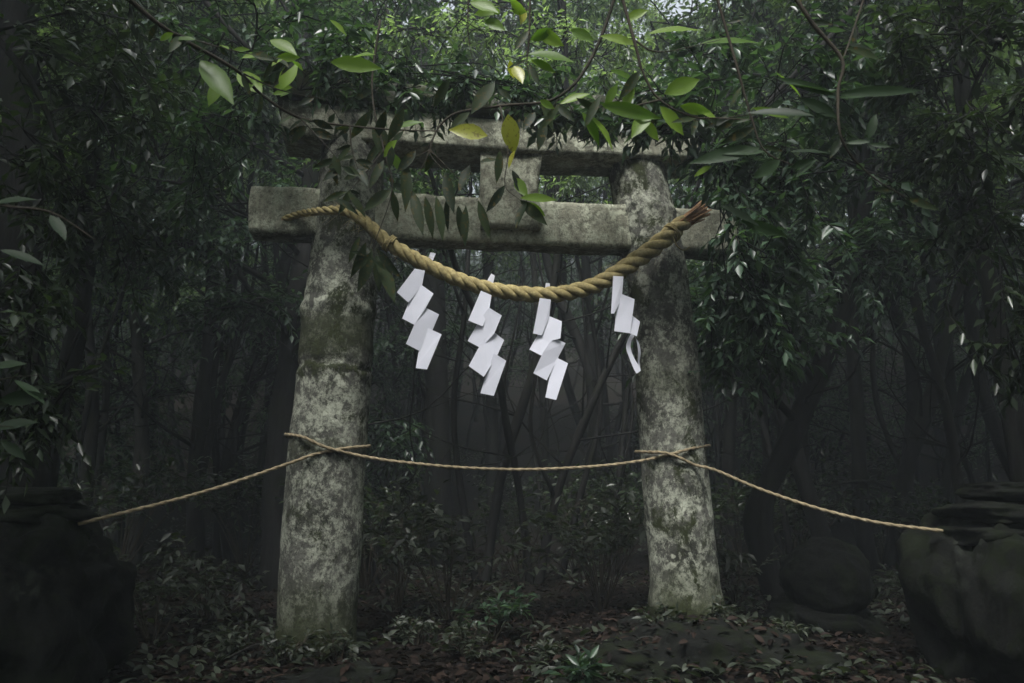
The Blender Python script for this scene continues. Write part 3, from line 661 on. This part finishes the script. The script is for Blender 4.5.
# --- forest beyond: copies of a few prototypes
protos = []
for k in range(7):
    r_ = random.Random(100 + k); H = r_.uniform(8, 12); lean = Vector((r_.uniform(-.16, .16), r_.uniform(-.1, .1), 1))
    pth = [Vector((0, 0, -.3))]
    for i in range(1, 6): z = H * i / 5; pth.append(Vector((lean.x * z + r_.gauss(0, .34), lean.y * z + r_.gauss(0, .3), z)))
    R0 = r_.uniform(.04, .095)
    bl = []
    for i in range(11):
        z = H * r_.uniform(.38, 1.05); bl.append((Vector((lean.x * z + r_.gauss(0, .9), lean.y * z + r_.gauss(0, .9), z)), (r_.uniform(.8, 1.4), r_.uniform(.8, 1.4), r_.uniform(.45, .8))))
    wood, lv = tree_parts(r_, pth, [R0 * 1.3, R0, R0 * .9, R0 * .75, R0 * .5, R0 * .25], bl, .115, nsub=7, ntw=9, nl=14, bare=16, twwood=False, seg=8)
    if k % 2:                                                      # a second stem forking from the foot
        a = [Vector((0, 0, -.2))]; s = r_.choice((-1, 1)) * .25
        for i in range(1, 5): z = H * .8 * i / 4; a.append(Vector((s * z + r_.gauss(0, .1), r_.gauss(0, .2), z)))
        wood.tube(spline(a, 5), [R0 * .8 * (1 - .75 * j / 20) for j in range(21)], 7, nz=.2)
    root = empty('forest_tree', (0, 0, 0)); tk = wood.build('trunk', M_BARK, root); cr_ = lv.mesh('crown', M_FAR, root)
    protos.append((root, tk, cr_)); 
used = set()
def place(k, x, y, s, rz, label, group, name=None):
    root, tk, cr_ = protos[k]
    if k in used:
        r = root.copy(); COL.objects.link(r)
        for c_ in (tk, cr_):
            d = c_.copy(); COL.objects.link(d); d.parent = r
    else: r = root; used.add(k)
    r.location = (x, y, gz(x, y) - .05); r.scale = (s, s, s); r.rotation_euler = (0, 0, rz)
    tag(r, label, 'tree', group); return r
r_ = random.Random(77); cnt = 0; spots = []
tries = 0
while cnt < 125 and tries < 5000:
    tries += 1; y = 8.5 + 34 * r_.random() ** .9; x = r_.uniform(-.72, .72) * y
    if any(math.hypot(x - a, y - b2) < .75 + .02 * y for a, b2 in spots): continue
    if y < 11 and abs(x) < 2.5: continue
    if abs(x + .2) < .05 * y + .2 and y < 20: continue
    if abs(x - .06 * y) < .24 * y and r_.random() < (.93 if y < 22 else .62): continue
    spots.append((x, y)); lab = lab_tree('slim forest tree', x, y)
    place(cnt % 7, x, y, r_.uniform(.8, 1.25), r_.uniform(0, 6.28), lab, 'forest trees, ' + lab); cnt += 1
# unseen trees added at the photographer's sides and back to shut out the light
ring_all = [(-5.2, 2.2), (-6.5, 5), (-4.6, -.5), (-7.5, .5), (-3.2, -3), (0, -4.6), (3.2, -3.2), (4.8, -.2), (5.4, 2.4), (6.8, 5), (7.8, 1), (-8.5, 7.5), (8.8, 7.5), (-1.8, -6.5), (2.2, -7), (-6, -4), (6, -4), (-9.5, 3), (10, 3.5), (-5.6, 8), (6.2, 8.2), (4.3, 4.7), (-4.9, 6.3)]
ring_spots = ring_all + [(-1.9, -1.6), (1.9, -1.7), (-3.6, 2.6), (3.9, 2.8), (-7, 11), (-9.5, 10.5), (-11, 14), (-13, 8), (8.5, 11.5), (10.5, 10), (12, 14), (13, 7.5), (-14, 18), (15, 18), (-17, 13), (17, 12.5), (-18, 22), (19, 23), (-12, 4), (13, 3)] + [(-9, -6), (9, -6), (-4, -9), (4.5, -9.5), (0, -10), (-8, -10), (8.5, -10.5), (-12, -3), (12.5, -2.5), (-4.3, .6), (4.2, .8), (4.6, 3.9), (-3, -13), (3, -13.5), (-14, -8), (14, -8)]
for i, (x, y) in enumerate(ring_spots):
    place(i % 7, x, y, r_.uniform(.85, 1.1), r_.uniform(0, 6.28), 'evergreen tree added out of view around the photographer to shut out light', 'evergreen trees added around the photographer to shut out light')

# ------------------------------------------------------------------ undergrowth
def shrub(x, y, Y, h, n, ll, label, mat=M_UNDER, seed=0, group='low shrubs on the forest floor', name='shrub'):
    g_ = random.Random(seed); b0 = G(x, 0, Y) + Vector((0, 0, .1)); wood = MB(); lv = Leaves()
    for i in range(n):
        a = g_.uniform(0, 6.28); sp = g_.uniform(.1, .7); e = Vector((math.cos(a) * sp * h, math.sin(a) * sp * h, h * g_.uniform(.5, 1)))
        st = spline([Vector(), e * .5 + Vector((0, 0, .1 * h)), e], 4); wood.tube(st, [.007 * (1 - .7 * j / 8) for j in range(9)], 4, cap=False)
        for k in range(4): twig(g_, wood, lv, st[-1 - k], (e.normalized() + rv(g_, .7)), h * .35, 6, ll, .38, .3, .003)
    root = empty(name, b0); tag(root, label, 'shrub', group); wood.build('stems', M_TWIG, root); lv.mesh('foliage', mat, root); return root
shrub(600, 0, 6.6, .95, 14, .12, 'pale leaved shrub left of the right pillar, behind the gate opening', seed=1)
shrub(450, 0, 6.0, .75, 14, .10, 'broad shrub with pale leaves right of the left pillar foot', seed=2)
shrub(400, 0, 6.6, .9, 12, .11, 'taller shrub right behind the left pillar foot', seed=3)
shrub(490, 0, 5.2, .32, 9, .075, 'small bright green shrub low in the middle of the opening', mat=M_LEAFG, seed=4)
shrub(165, 0, 5.4, .55, 8, .10, 'sparse shrub right of the left boulder', seed=5)
shrub(215, 0, 6.2, .65, 10, .10, 'shrub between the left boulder and the left pillar', seed=6)
shrub(545, 0, 4.6, .16, 7, .06, 'tiny leafy seedling in the leaf litter at the bottom centre', seed=7)
shrub(575, 0, 4.1, .16, 8, .09, 'low blue green fern like plant at the bottom, right of centre', mat=M_LEAFG, seed=8)
shrub(730, 0, 6.6, .5, 9, .09, 'low shrub behind the right pillar foot', seed=9)
shrub(905, 0, 5.6, .45, 8, .09, 'sparse shrub between the round stone and the right boulder', seed=10)
shrub(655, 0, 5.0, .18, 6, .07, 'small seedling at the left side of the right pillar foot', seed=12)
for k_, (x_, Y_, l_) in enumerate([(292, 4.62, 'small seedlings at the left side of the left pillar foot'), (346, 4.6, 'small seedlings at the right side of the left pillar foot'), (708, 4.9, 'small seedlings at the right side of the right pillar foot'), (470, 4.7, 'thin seedling in the litter below the middle of the cord'), (250, 4.9, 'low seedling clump left of the left pillar foot'), (420, 5.1, 'low seedling clump right of the left pillar foot'), (780, 4.7, 'low seedlings before the round stone')]):
    shrub(x_, 0, Y_, .2, 8, .055, l_, seed=60 + k_)
sp_ = shrub(520, 0, 8.5, .9, 14, .10, 'dim low shrub in the dark forest behind the middle of the cord', mat=M_LEAF, seed=13, group=None)
for i in range(44):
    y = r_.uniform(7.5, 20); x = r_.uniform(-.66, .66) * y
    c_ = sp_.copy(); COL.objects.link(c_); c_.location = (x, y, gz(x, y) - .03); l_ = lab_tree('dim low shrub', x, y); tag(c_, l_, 'shrub', 'dim shrubs, ' + l_); s = r_.uniform(.7, 1.4); c_.scale = (s, s, s); c_.rotation_euler = (0, 0, r_.uniform(0, 6.28))
    for ch in [o for o in COL.objects if o.parent == sp_]:
        d = ch.copy(); COL.objects.link(d); d.parent = c_
und = []
for k in range(2):
    g_ = random.Random(300 + k); H = 3.4 + k; pth = [Vector((0, 0, -.2)), Vector((g_.gauss(0, .15), 0, H * .33)), Vector((g_.gauss(0, .3), .1, H * .66)), Vector((g_.gauss(0, .4), 0, H))]
    bl = [(Vector((g_.gauss(0, .8), g_.gauss(0, .8), H * g_.uniform(.3, 1.0))), (.8, .8, .4)) for _ in range(9)]
    wood, lv = tree_parts(g_, pth, [.05, .035, .02, .01], bl, .10, nsub=6, ntw=7, nl=9, bare=6, twwood=False, seg=6)
    root = empty('understory_tree', (0, 0, 0)); und.append((root, wood.build('trunk', M_BARK, root), lv.mesh('crown', M_LEAFG, root)))
r_ = random.Random(91)
for i in range(84):
    y = 9 + 20 * r_.random(); x = r_.uniform(-.72, .72) * y; y = y + 8 * (abs(x) < .22 * y); k = i % 2; root, tk, cr_ = und[k]
    if i < 2: r = root
    else:
        r = root.copy(); COL.objects.link(r)
        for c_ in (tk, cr_):
            d = c_.copy(); COL.objects.link(d); d.parent = r
    r.location = (x, y, gz(x, y) - .05); s = r_.uniform(.7, 1.25); r.scale = (s, s, s); r.rotation_euler = (0, 0, r_.uniform(0, 6.28))
    l_ = lab_tree('small leafy understory tree', x, y); tag(r, l_, 'tree', 'understory trees, ' + l_)
sap = []
for k in range(3):
    g_ = random.Random(500 + k); H = 5.5 + k; pth = [Vector((0, 0, -.2))]; q = Vector((0, 0, 0)); d = Vector((g_.gauss(0, .15), g_.gauss(0, .1), 1))
    for i in range(7): d = (d + Vector((g_.gauss(0, .16), g_.gauss(0, .16), .1))).normalized(); q = q + d * H / 7; pth.append(q.copy())
    bl = [(pth[-1 - (i % 3)] + rv(g_, .5), (.6, .6, .35)) for i in range(4)]
    wood, lv = tree_parts(g_, pth, [.045, .035, .028, .02, .012], bl, .10, nsub=5, ntw=6, nl=8, bare=16, twwood=False, seg=6)
    q = pth[1 + k]; e = [q]; d = Vector((g_.choice((-.5, .5)), .1, 1))
    for i in range(5): d = (d + Vector((g_.gauss(0, .2), g_.gauss(0, .2), .1))).normalized(); e.append(e[-1] + d * H / 9)
    wood.tube(spline(e, 4), [.022 * (1 - .8 * j / 20) for j in range(21)], 5)
    root = empty('sapling', (0, 0, 0)); sap.append((root, wood.build('stem', M_BARK, root), lv.mesh('foliage', M_LEAFG, root)))
r_ = random.Random(17)
for i in range(105):
    y = 7.5 + 24 * r_.random(); x = r_.uniform(-.68, .68) * y; x = x * (.5 if i % 3 == 0 else 1); k = i % 3; root, tk, cr_ = sap[k]
    if i < 3: r = root
    else:
        r = root.copy(); COL.objects.link(r)
        for c_ in (tk, cr_):
            d = c_.copy(); COL.objects.link(d); d.parent = r
    r.location = (x, y, gz(x, y) - .05); s = r_.uniform(.75, 1.3); r.scale = (s, s, s); r.rotation_euler = (0, 0, r_.uniform(0, 6.28))
    l_ = lab_tree('thin crooked sapling', x, y); tag(r, l_, 'sapling', 'saplings, ' + l_)
# leaf litter
N = 34000; rs = np.random.RandomState(3)
Yv = 3.2 + 9.0 * rs.rand(N) ** 1.3; Xv = (rs.rand(N) * 2 - 1) * Yv * .75
from mathutils.bvhtree import BVHTree
LOWT = [(BVHTree.FromPolygons([v.co for v in o_.data.vertices], [tuple(p.vertices) for p in o_.data.polygons]), o_.location.copy()) for o_ in LOW]; rlit = random.Random(2)
def top_z(a, b2):
    z = gz(a, b2)
    for tr_, o_b in LOWT:
        h = tr_.ray_cast(Vector((a, b2, 3)) - o_b, Vector((0, 0, -1)))[0]
        if h is not None and h.z + o_b.z > z: z = h.z + o_b.z if rlit.random() < .35 else -1
    return z
Zv = np.array([top_z(a, b2) for a, b2 in zip(Xv, Yv)]) + .008 + .025 * rs.rand(N)
az = rs.rand(N) * 6.283; nn = np.stack([rs.randn(N) * .4, rs.randn(N) * .4, np.ones(N)], 1); L = .035 + .045 * rs.rand(N)
o = leaves_mesh('leaf_litter', np.stack([Xv, Yv, Zv], 1), np.stack([np.cos(az), np.sin(az), rs.randn(N) * .25], 1), nn, L, L * .42, M_DEAD, fine=True, droop=.2)
tag(o, 'brown fallen leaves covering the dark forest floor', 'leaf litter', kind='stuff')
N = 11000; Yv = 3.6 + 10 * rs.rand(N); Xv = (rs.rand(N) * 2 - 1) * Yv * .75
msk = np.array([noise.noise(Vector((a * .9, b2 * .9, 8))) > -.05 for a, b2 in zip(Xv, Yv)]); Xv, Yv = Xv[msk], Yv[msk]; N = len(Xv)
Zv = np.array([gz(a, b2) for a, b2 in zip(Xv, Yv)]) + .02; az = rs.rand(N) * 6.283; L = .04 + .06 * rs.rand(N)
o = leaves_mesh('ground_cover', np.stack([Xv, Yv, Zv], 1), np.stack([np.cos(az), np.sin(az), .6 + .5 * rs.rand(N)], 1), np.stack([rs.randn(N) * .4, rs.randn(N) * .4, np.ones(N)], 1), L, L * .4, M_UNDER, fine=True, droop=.4)
tag(o, 'low green seedlings sprouting from the leaf litter', 'ground cover', kind='stuff')
# fallen sticks
for i, (x, y, Y, dx, dz, lab) in enumerate([(620, 640, 4.6, .25, .02, 'thin pale fallen twig at the bottom right of centre'), (240, 650, 4.7, .30, .03, 'thin pale fallen twig in front of the left pillar, on the left'), (900, 605, 5.2, .35, .06, 'curved pale fallen stick near the right boulder')]):
    p = G(x, 0, Y); p.z += .19; m_ = MB(); m_.tube(spline([p, p + Vector((dx * .5, .05, dz + .03)), p + Vector((dx, .08, dz))], 6), [.008 - .0005 * j for j in range(13)], 6)
    tag(m_.build('fallen_stick', M_BARK2, loc=p), lab, 'stick')

# ------------------------------------------------------------------ overhanging near branches
def branch(name, label, stems, leaf_sets, group=None):
    "stems: list of (px path [(x,y,Y)], r0); leaf_sets: material -> list of (x0,y0,x1,y1,Y,width ratio)"
    b0 = P(*stems[0][0][0]); root = empty(name, b0); tag(root, label, 'branch', group); wood = MB()
    for pth, r0 in stems:
        q = spline([P(*p) for p in pth], 6); wood.tube([p - b0 for p in q], [r0 * (1 - .75 * i / (len(q) - 1)) for i in range(len(q))], 6, nz=.2, nscale=20)
    wood.build('twig', M_TWIG, root)
    for mat, L in leaf_sets:
        lv = Leaves(); rg_ = random.Random(len(L) * 7 + int(b0.x * 100))
        for (x0_, y0_, x1_, y1_, Y, wd) in L:
            a = P(x0_, y0_, Y); b_ = P(x1_ + rg_.uniform(-5, 5), y0_ + (y1_ - y0_) * rg_.uniform(.82, 1.12), Y + rg_.uniform(-.05, .05)); d = b_ - a
            n_ = (CAM - a).normalized() * rg_.uniform(.7, 1.2) + up * rg_.uniform(.2, .8) + rv(rg_, .25)
            lv.add(a, d.normalized(), n_.normalized(), d.length, d.length * wd * (.86 if mat is M_HDARK else 1.05))
        lv.mesh('leaves', mat, root, off=b0, fine=True, droop=.10)
    return root
def rnd_leaves(rg_, stems, n, lpx, down=.5, w_=.34):
    out = []
    for _ in range(n):
        pth = rg_.choice(stems)[0]; i = rg_.randrange(len(pth) - 1); f = rg_.random(); x = pth[i][0] + (pth[i + 1][0] - pth[i][0]) * f; y = pth[i][1] + (pth[i + 1][1] - pth[i][1]) * f; Y = pth[i][2] + (pth[i + 1][2] - pth[i][2]) * f
        a = rg_.uniform(0, 6.28); l = lpx * rg_.uniform(.6, 1.15); dx = math.cos(a) * l; dy = math.sin(a) * l * .5 + l * down
        out.append((x, y, x + dx, y + dy, Y + rg_.uniform(-.08, .08), w_ * rg_.uniform(.8, 1.2)))
    return out
rb = random.Random(31)
# A: twig that enters top left and runs in front of the top lintel
stA = [([(60, -60, 2.4), (130, 0, 2.6), (170, 32, 2.7), (236, 70, 2.9), (262, 95, 3.0), (300, 118, 3.1), (350, 126, 3.2), (400, 130, 3.3), (440, 131, 3.35)], .010),
       ([(236, 70, 2.9), (280, 90, 3.0), (330, 100, 3.1)], .004), ([(170, 32, 2.7), (230, 50, 2.8), (300, 62, 2.9)], .004), ([(350, 126, 3.2), (352, 150, 3.2), (362, 180, 3.2)], .004), ([(300, 118, 3.1), (330, 150, 3.1), (345, 170, 3.1)], .003)]
branch('overhanging_branch', 'long thin branch from the top left crossing in front of the top lintel', stA,
       [(M_HDARK, rnd_leaves(rb, stA, 54, 22, .55)), (M_HERO, [(330, 62, 386, 68, 3.1, .30), (225, 78, 205, 104, 2.9, .4), (262, 95, 240, 62, 3.0, .4), (280, 90, 300, 60, 3, .4), (200, 60, 230, 96, 2.8, .35), (395, 128, 425, 120, 3.3, .3), (390, 152, 402, 172, 3.3, .4), (270, 40, 296, 52, 2.9, .4), (330, 20, 352, 36, 2.9, .4), (352, 58, 372, 52, 3.0, .4)] + rnd_leaves(rb, stA[1:3], 16, 20, .1))])
# B: drooping dark leaves before the tie beam
stB = [([(640, -90, 3.2), (600, 40, 3.2), (560, 96, 3.2), (500, 106, 3.2), (450, 116, 3.2), (430, 150, 3.2), (445, 172, 3.2)], .009), ([(500, 106, 3.2), (508, 150, 3.15), (505, 185, 3.15), (520, 200, 3.15)], .004), ([(560, 96, 3.2), (545, 120, 3.2), (535, 140, 3.2)], .003), ([(430, 150, 3.2), (405, 162, 3.2)], .003), ([(430, 150, 3.2), (412, 190, 3.2)], .003), ([(430, 150, 3.2), (470, 190, 3.2)], .003)]
LB = [(405, 160, 411, 214, 3.2, .26), (412, 190, 419, 235, 3.2, .26), (425, 196, 430, 236, 3.2, .25), (436, 196, 440, 240, 3.2, .25), (445, 172, 449, 210, 3.2, .3), (448, 195, 447, 238, 3.2, .25), (458, 205, 461, 240, 3.2, .3), (466, 205, 462, 244, 3.2, .25), (478, 200, 486, 236, 3.2, .26),
      (450, 78, 434, 112, 3.2, .34), (495, 82, 470, 112, 3.2, .40), (498, 88, 516, 100, 3.2, .4), (470, 112, 448, 128, 3.2, .4), (436, 150, 428, 176, 3.2, .35), (416, 150, 398, 176, 3.2, .35), (392, 146, 390, 172, 3.2, .4), (500, 150, 498, 184, 3.15, .3), (512, 170, 524, 200, 3.15, .35), (520, 200, 548, 222, 3.15, .35), (505, 185, 490, 216, 3.15, .3),
      (540, 100, 556, 128, 3.2, .35), (545, 120, 536, 156, 3.2, .35), (556, 104, 574, 122, 3.2, .35), (535, 112, 520, 128, 3.2, .4), (480, 162, 500, 158, 3.2, .35), (470, 165, 455, 190, 3.2, .35), (527, 200, 516, 232, 3.15, .3), (404, 108, 392, 140, 3.25, .35), (386, 110, 372, 146, 3.25, .35), (372, 128, 378, 160, 3.2, .3), (520, 118, 512, 152, 3.2, .3)]
branch('overhanging_branch', 'branch with drooping dark leaves hanging before the middle of the gate', stB,
       [(M_HDARK, LB), (M_YEL, [(488, 136, 452, 128, 3.15, .42), (508, 114, 512, 155, 3.12, .44), (515, 150, 508, 172, 3.1, .3), (510, 60, 516, 80, 3.2, .4)]), (M_HERO, [(515, 178, 530, 196, 3.15, .4), (520, 198, 556, 198, 3.1, .25), (530, 202, 546, 220, 3.15, .3), (397, 140, 385, 158, 3.2, .4)])])
# C: top centre hanging stem with bright young leaves
stC = [([(532, -120, 2.9), (530, 0, 2.9), (529, 40, 2.9), (527, 62, 2.9), (530, 80, 2.9)], .006), ([(529, 10, 2.9), (505, 8, 2.9), (480, 0, 2.9)], .003), ([(470, -40, 2.9), (468, 30, 2.9), (474, 65, 2.9)], .004)]
branch('hanging_twig', 'hanging twig with bright green leaves at the top centre', stC,
       [(M_HERO, [(470, 2, 500, 10, 2.9, .42), (500, 10, 476, 14, 2.9, .4), (510, 0, 528, 14, 2.9, .55), (500, 14, 486, 8, 2.9, .5), (530, 40, 556, 26, 2.9, .4), (528, 54, 575, 58, 2.9, .3), (485, 20, 505, 30, 2.9, .4), (530, 60, 560, 72, 2.9, .35), (536, 30, 560, 44, 2.9, .4)]), (M_HDARK, [(528, 60, 506, 68, 2.9, .3), (529, 64, 540, 88, 2.9, .3), (529, 30, 512, 50, 2.9, .3)]), (M_YEL, [(514, 66, 518, 84, 2.9, .45), (524, 8, 524, 22, 2.9, .4)])])
# D: right of centre, big bright leaf
stD = [([(600, -80, 2.7), (634, 40, 2.7), (642, 70, 2.7), (660, 100, 2.7), (700, 118, 2.75), (760, 114, 2.8)], .007), ([(634, 40, 2.7), (660, 52, 2.7), (720, 40, 2.8)], .004), ([(660, 100, 2.7), (620, 108, 2.7), (590, 102, 2.7)], .004)]
branch('overhanging_branch', 'branch with the broad bright green leaf above the right end of the lintel', stD,
       [(M_HERO, [(664, 94, 704, 78, 2.7, .42), (690, 108, 716, 118, 2.75, .4), (680, 106, 714, 112, 2.75, .35), (590, 116, 614, 146, 2.7, .42), (582, 112, 600, 150, 2.7, .35), (600, 104, 664, 118, 2.7, .22), (618, 84, 604, 110, 2.7, .38), (632, 80, 624, 108, 2.7, .35), (660, 106, 688, 134, 2.7, .34), (650, 112, 636, 138, 2.7, .4), (640, 120, 664, 140, 2.7, .4), (540, 100, 556, 108, 2.8, .4), (600, 36, 640, 44, 2.75, .26), (648, 34, 700, 26, 2.8, .25), (700, 44, 760, 36, 2.8, .2), (570, 30, 590, 40, 2.8, .4), (625, 20, 650, 10, 2.8, .4), (610, 70, 640, 82, 2.75, .25), (560, 104, 590, 92, 2.75, .3)]), (M_HDARK, [(576, 98, 600, 112, 2.7, .3), (640, 70, 622, 96, 2.7, .3), (600, 96, 582, 132, 2.7, .26), (560, 104, 540, 130, 2.8, .3), (655, 104, 650, 130, 2.7, .3)])])
# E: right, pinwheels of long leaves
stE = [([(700, -60, 2.6), (735, 60, 2.6), (752, 120, 2.6), (766, 152, 2.6), (800, 168, 2.6)], .006), ([(766, -50, 2.4), (810, 20, 2.4), (842, 60, 2.4), (838, 92, 2.4), (842, 140, 2.4), (870, 175, 2.5), (910, 200, 2.6)], .008), ([(880, -50, 2.6), (850, 40, 2.5), (842, 60, 2.4)], .005), ([(752, 120, 2.6), (700, 118, 2.7), (660, 124, 2.8)], .003)]
branch('overhanging_branch', 'branch with whorls of long narrow leaves at the upper right', stE,
       [(M_NEAR, [(838, 94, 928, 88, 2.35, .13), (838, 94, 778, 78, 2.4, .2), (836, 96, 776, 72, 2.4, .14), (838, 98, 888, 84, 2.4, .18), (815, 116, 750, 108, 2.4, .18), (815, 114, 838, 118, 2.4, .3), (838, 118, 798, 96, 2.4, .25), (868, 140, 880, 112, 2.4, .32), (870, 142, 846, 142, 2.4, .25), (868, 144, 892, 146, 2.4, .22), (796, 178, 820, 156, 2.6, .36), (790, 168, 816, 160, 2.6, .3), (766, 152, 720, 150, 2.6, .2), (760, 148, 690, 160, 2.6, .2), (735, 150, 712, 166, 2.6, .3), (790, 152, 830, 150, 2.6, .2), (780, 160, 750, 178, 2.6, .3), (755, 112, 800, 118, 2.6, .2), (740, 220, 790, 236, 2.7, .2), (720, 205, 760, 225, 2.7, .2)]),
        (M_HERO, [(775, 72, 808, 94, 2.4, .2), (752, 108, 790, 118, 2.5, .18), (712, 166, 690, 176, 2.6, .3)]), (M_HDARK, rnd_leaves(rb, stE, 26, 30, .3, .28))])
# F: dark leaves hanging over the left pillar
stF = [([(380, 20, 3.4), (372, 90, 3.4), (384, 150, 3.4), (392, 190, 3.4), (372, 250, 3.4)], .006), ([(384, 150, 3.4), (350, 190, 3.4), (330, 200, 3.4)], .003), ([(372, 250, 3.4), (366, 262, 3.4)], .002)]
LF = [(366, 242, 352, 276, 3.4, .28), (372, 250, 360, 288, 3.4, .3), (376, 254, 377, 300, 3.4, .28), (378, 256, 392, 298, 3.4, .3), (374, 262, 364, 240, 3.4, .3), (376, 248, 398, 280, 3.4, .24), (365, 255, 352, 250, 3.4, .3), (370, 258, 380, 262, 3.4, .3), (392, 190, 398, 220, 3.4, .3), (384, 160, 372, 190, 3.4, .3), (350, 190, 338, 212, 3.4, .3), (384, 140, 366, 164, 3.4, .3), (372, 110, 352, 140, 3.4, .3), (375, 120, 396, 150, 3.4, .3), (330, 160, 338, 190, 3.4, .3), (374, 90, 350, 100, 3.4, .35), (360, 236, 352, 262, 3.4, .25)]
branch('hanging_twig', 'twig with dark drooping leaves hanging over the left pillar and the rope', stF, [(M_HDARK, LF + rnd_leaves(rb, stF, 14, 24, .6))])
# H: left edge near leaves
stH = [([(-80, 180, 2.6), (0, 205, 2.6), (50, 212, 2.6), (96, 240, 2.6)], .008), ([(-60, 400, 2.8), (0, 380, 2.8), (40, 375, 2.8)], .006), ([(0, 205, 2.6), (-20, 400, 2.7), (20, 430, 2.8)], .004)]
branch('overhanging_branch', 'dim branch with broad dark leaves reaching in from the left edge', stH,
       [(M_NEAR, [(-10, 205, 40, 196, 2.6, .3), (0, 250, 46, 262, 2.6, .25), (-10, 368, 30, 362, 2.8, .3), (14, 380, 50, 400, 2.8, .3), (0, 400, 46, 396, 2.8, .3), (-10, 430, 40, 420, 2.8, .3), (0, 440, 30, 460, 2.8, .3), (50, 215, 70, 240, 2.6, .3)])])
# boughs thick with small leaves
def bough(label, pth, blobs, ll, mat, seed, **kw):
    g_ = random.Random(seed); pts = [P(*p) for p in pth]; b0 = pts[0]
    wood, lv = tree_parts(g_, pts, [.03, .022, .014, .008], blobs, ll, bare=0, seg=6, wood_seg=4, **kw)
    root = empty('leafy_bough', b0); tag(root, label, 'bough', 'leafy boughs hanging round the gate'); wood.v = [v - b0 for v in wood.v]
    wood.build('limb', M_BARK, root); lv.mesh('foliage', mat, root, off=b0)
bough('leafy bough screening the left end of the top lintel', [(60, -240, 4.8), (160, -60, 4.7), (240, 40, 4.5), (300, 90, 4.4)],
      [pxblob(310, 66, 4.35, .30, .12), pxblob(225, 130, 4.6, .35, .25), pxblob(260, 30, 4.5, .5, .25), pxblob(190, 60, 4.8, .5, .3), pxblob(160, 160, 5, .5, .35), pxblob(205, 185, 4.7, .18, .2), pxblob(350, 60, 4.4, .4, .14), pxblob(400, 100, 4.5, .3, .07), pxblob(460, 92, 4.5, .2, .05), pxblob(530, 100, 4.5, .22, .05), pxblob(575, 118, 4.5, .15, .05)], .092,  M_LEAFG, 41, nsub=6, ntw=6, nl=8, tw=.22)
bough('leafy bough screening the right ends of both lintels', [(960, -160, 4.5), (860, 0, 4.4), (780, 90, 4.4), (720, 150, 4.5)],
      [pxblob(700, 55, 4.6, .4, .2), pxblob(725, 150, 4.5, .16, .12), pxblob(775, 190, 4.5, .20, .14), pxblob(790, 110, 4.3, .4, .3), pxblob(830, 200, 4.2, .4, .3), pxblob(748, 300, 4.7, .18, .15), pxblob(735, 350, 4.8, .2, .16), pxblob(770, 280, 4.5, .35, .25), pxblob(860, 60, 4.2, .4, .3), pxblob(690, 110, 4.5, .2, .1), pxblob(780, 350, 4.8, .3, .18), pxblob(620, 112, 4.5, .22, .07), pxblob(660, 135, 4.5, .18, .08)], .10, M_LEAFG, 42, nsub=6, ntw=6, nl=8, tw=.22)
bough('dark leafy bough filling the upper left corner', [(-200, -160, 3.9), (-60, -20, 3.8), (30, 80, 3.7), (70, 180, 3.8)],
      [pxblob(40, 40, 3.8, .4, .3), pxblob(10, 170, 3.6, .3, .3), pxblob(90, 240, 4.2, .3, .25), pxblob(10, 330, 3.6, .25, .25), pxblob(100, 110, 4.0, .35, .3), pxblob(20, 430, 3.6, .18, .15), pxblob(130, 20, 4.2, .4, .3)], .085, M_LEAF, 43, nsub=7, ntw=7, nl=8, tw=.24)
bough('dark leafy bough filling the upper right corner', [(1200, -180, 3.9), (1090, -40, 3.8), (1000, 40, 3.7), (960, 120, 3.8)],
      [pxblob(960, 30, 3.6, .4, .3), pxblob(1010, 130, 3.6, .3, .3), pxblob(920, 70, 4.0, .3, .25), pxblob(990, 250, 4.2, .4, .25), pxblob(940, 170, 4.2, .3, .2), pxblob(1010, 360, 4.0, .22, .2)], .085, M_LEAF, 44, nsub=7, ntw=7, nl=8, tw=.24)
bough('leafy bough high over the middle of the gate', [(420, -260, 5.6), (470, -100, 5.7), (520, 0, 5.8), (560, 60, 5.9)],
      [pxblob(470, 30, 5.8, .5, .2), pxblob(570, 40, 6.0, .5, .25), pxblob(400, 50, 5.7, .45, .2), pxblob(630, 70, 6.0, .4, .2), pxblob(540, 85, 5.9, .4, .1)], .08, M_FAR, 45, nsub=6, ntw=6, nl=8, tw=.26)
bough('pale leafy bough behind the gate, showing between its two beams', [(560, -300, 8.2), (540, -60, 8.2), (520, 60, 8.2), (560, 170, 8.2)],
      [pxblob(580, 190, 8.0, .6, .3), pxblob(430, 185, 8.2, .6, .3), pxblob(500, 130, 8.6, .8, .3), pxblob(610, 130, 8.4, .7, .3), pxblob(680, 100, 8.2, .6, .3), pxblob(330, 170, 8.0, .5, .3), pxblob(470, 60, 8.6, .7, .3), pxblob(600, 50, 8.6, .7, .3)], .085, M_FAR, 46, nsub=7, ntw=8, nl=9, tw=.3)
# vine loop between the pillars
m_ = MB(); V_ = [(418, 250, 5.8), (414, 380, 5.8), (410, 430, 5.8), (416, 470, 5.8), (404, 486, 5.8), (410, 500, 5.8), (400, 514, 5.8), (392, 520, 5.8)]
q = spline([P(*p) for p in V_], 8); m_.tube(q, [.006] * len(q), 5); V2 = [(402, 460, 5.8), (412, 478, 5.8), (400, 496, 5.8), (412, 512, 5.8)]; q = spline([P(*p) for p in V2], 8); m_.tube(q, [.004] * len(q), 5)
tag(m_.build('hanging_vine', M_BARK2, loc=P(418, 250, 5.8)), 'thin twisted vine hanging just right of the left pillar', 'vine')
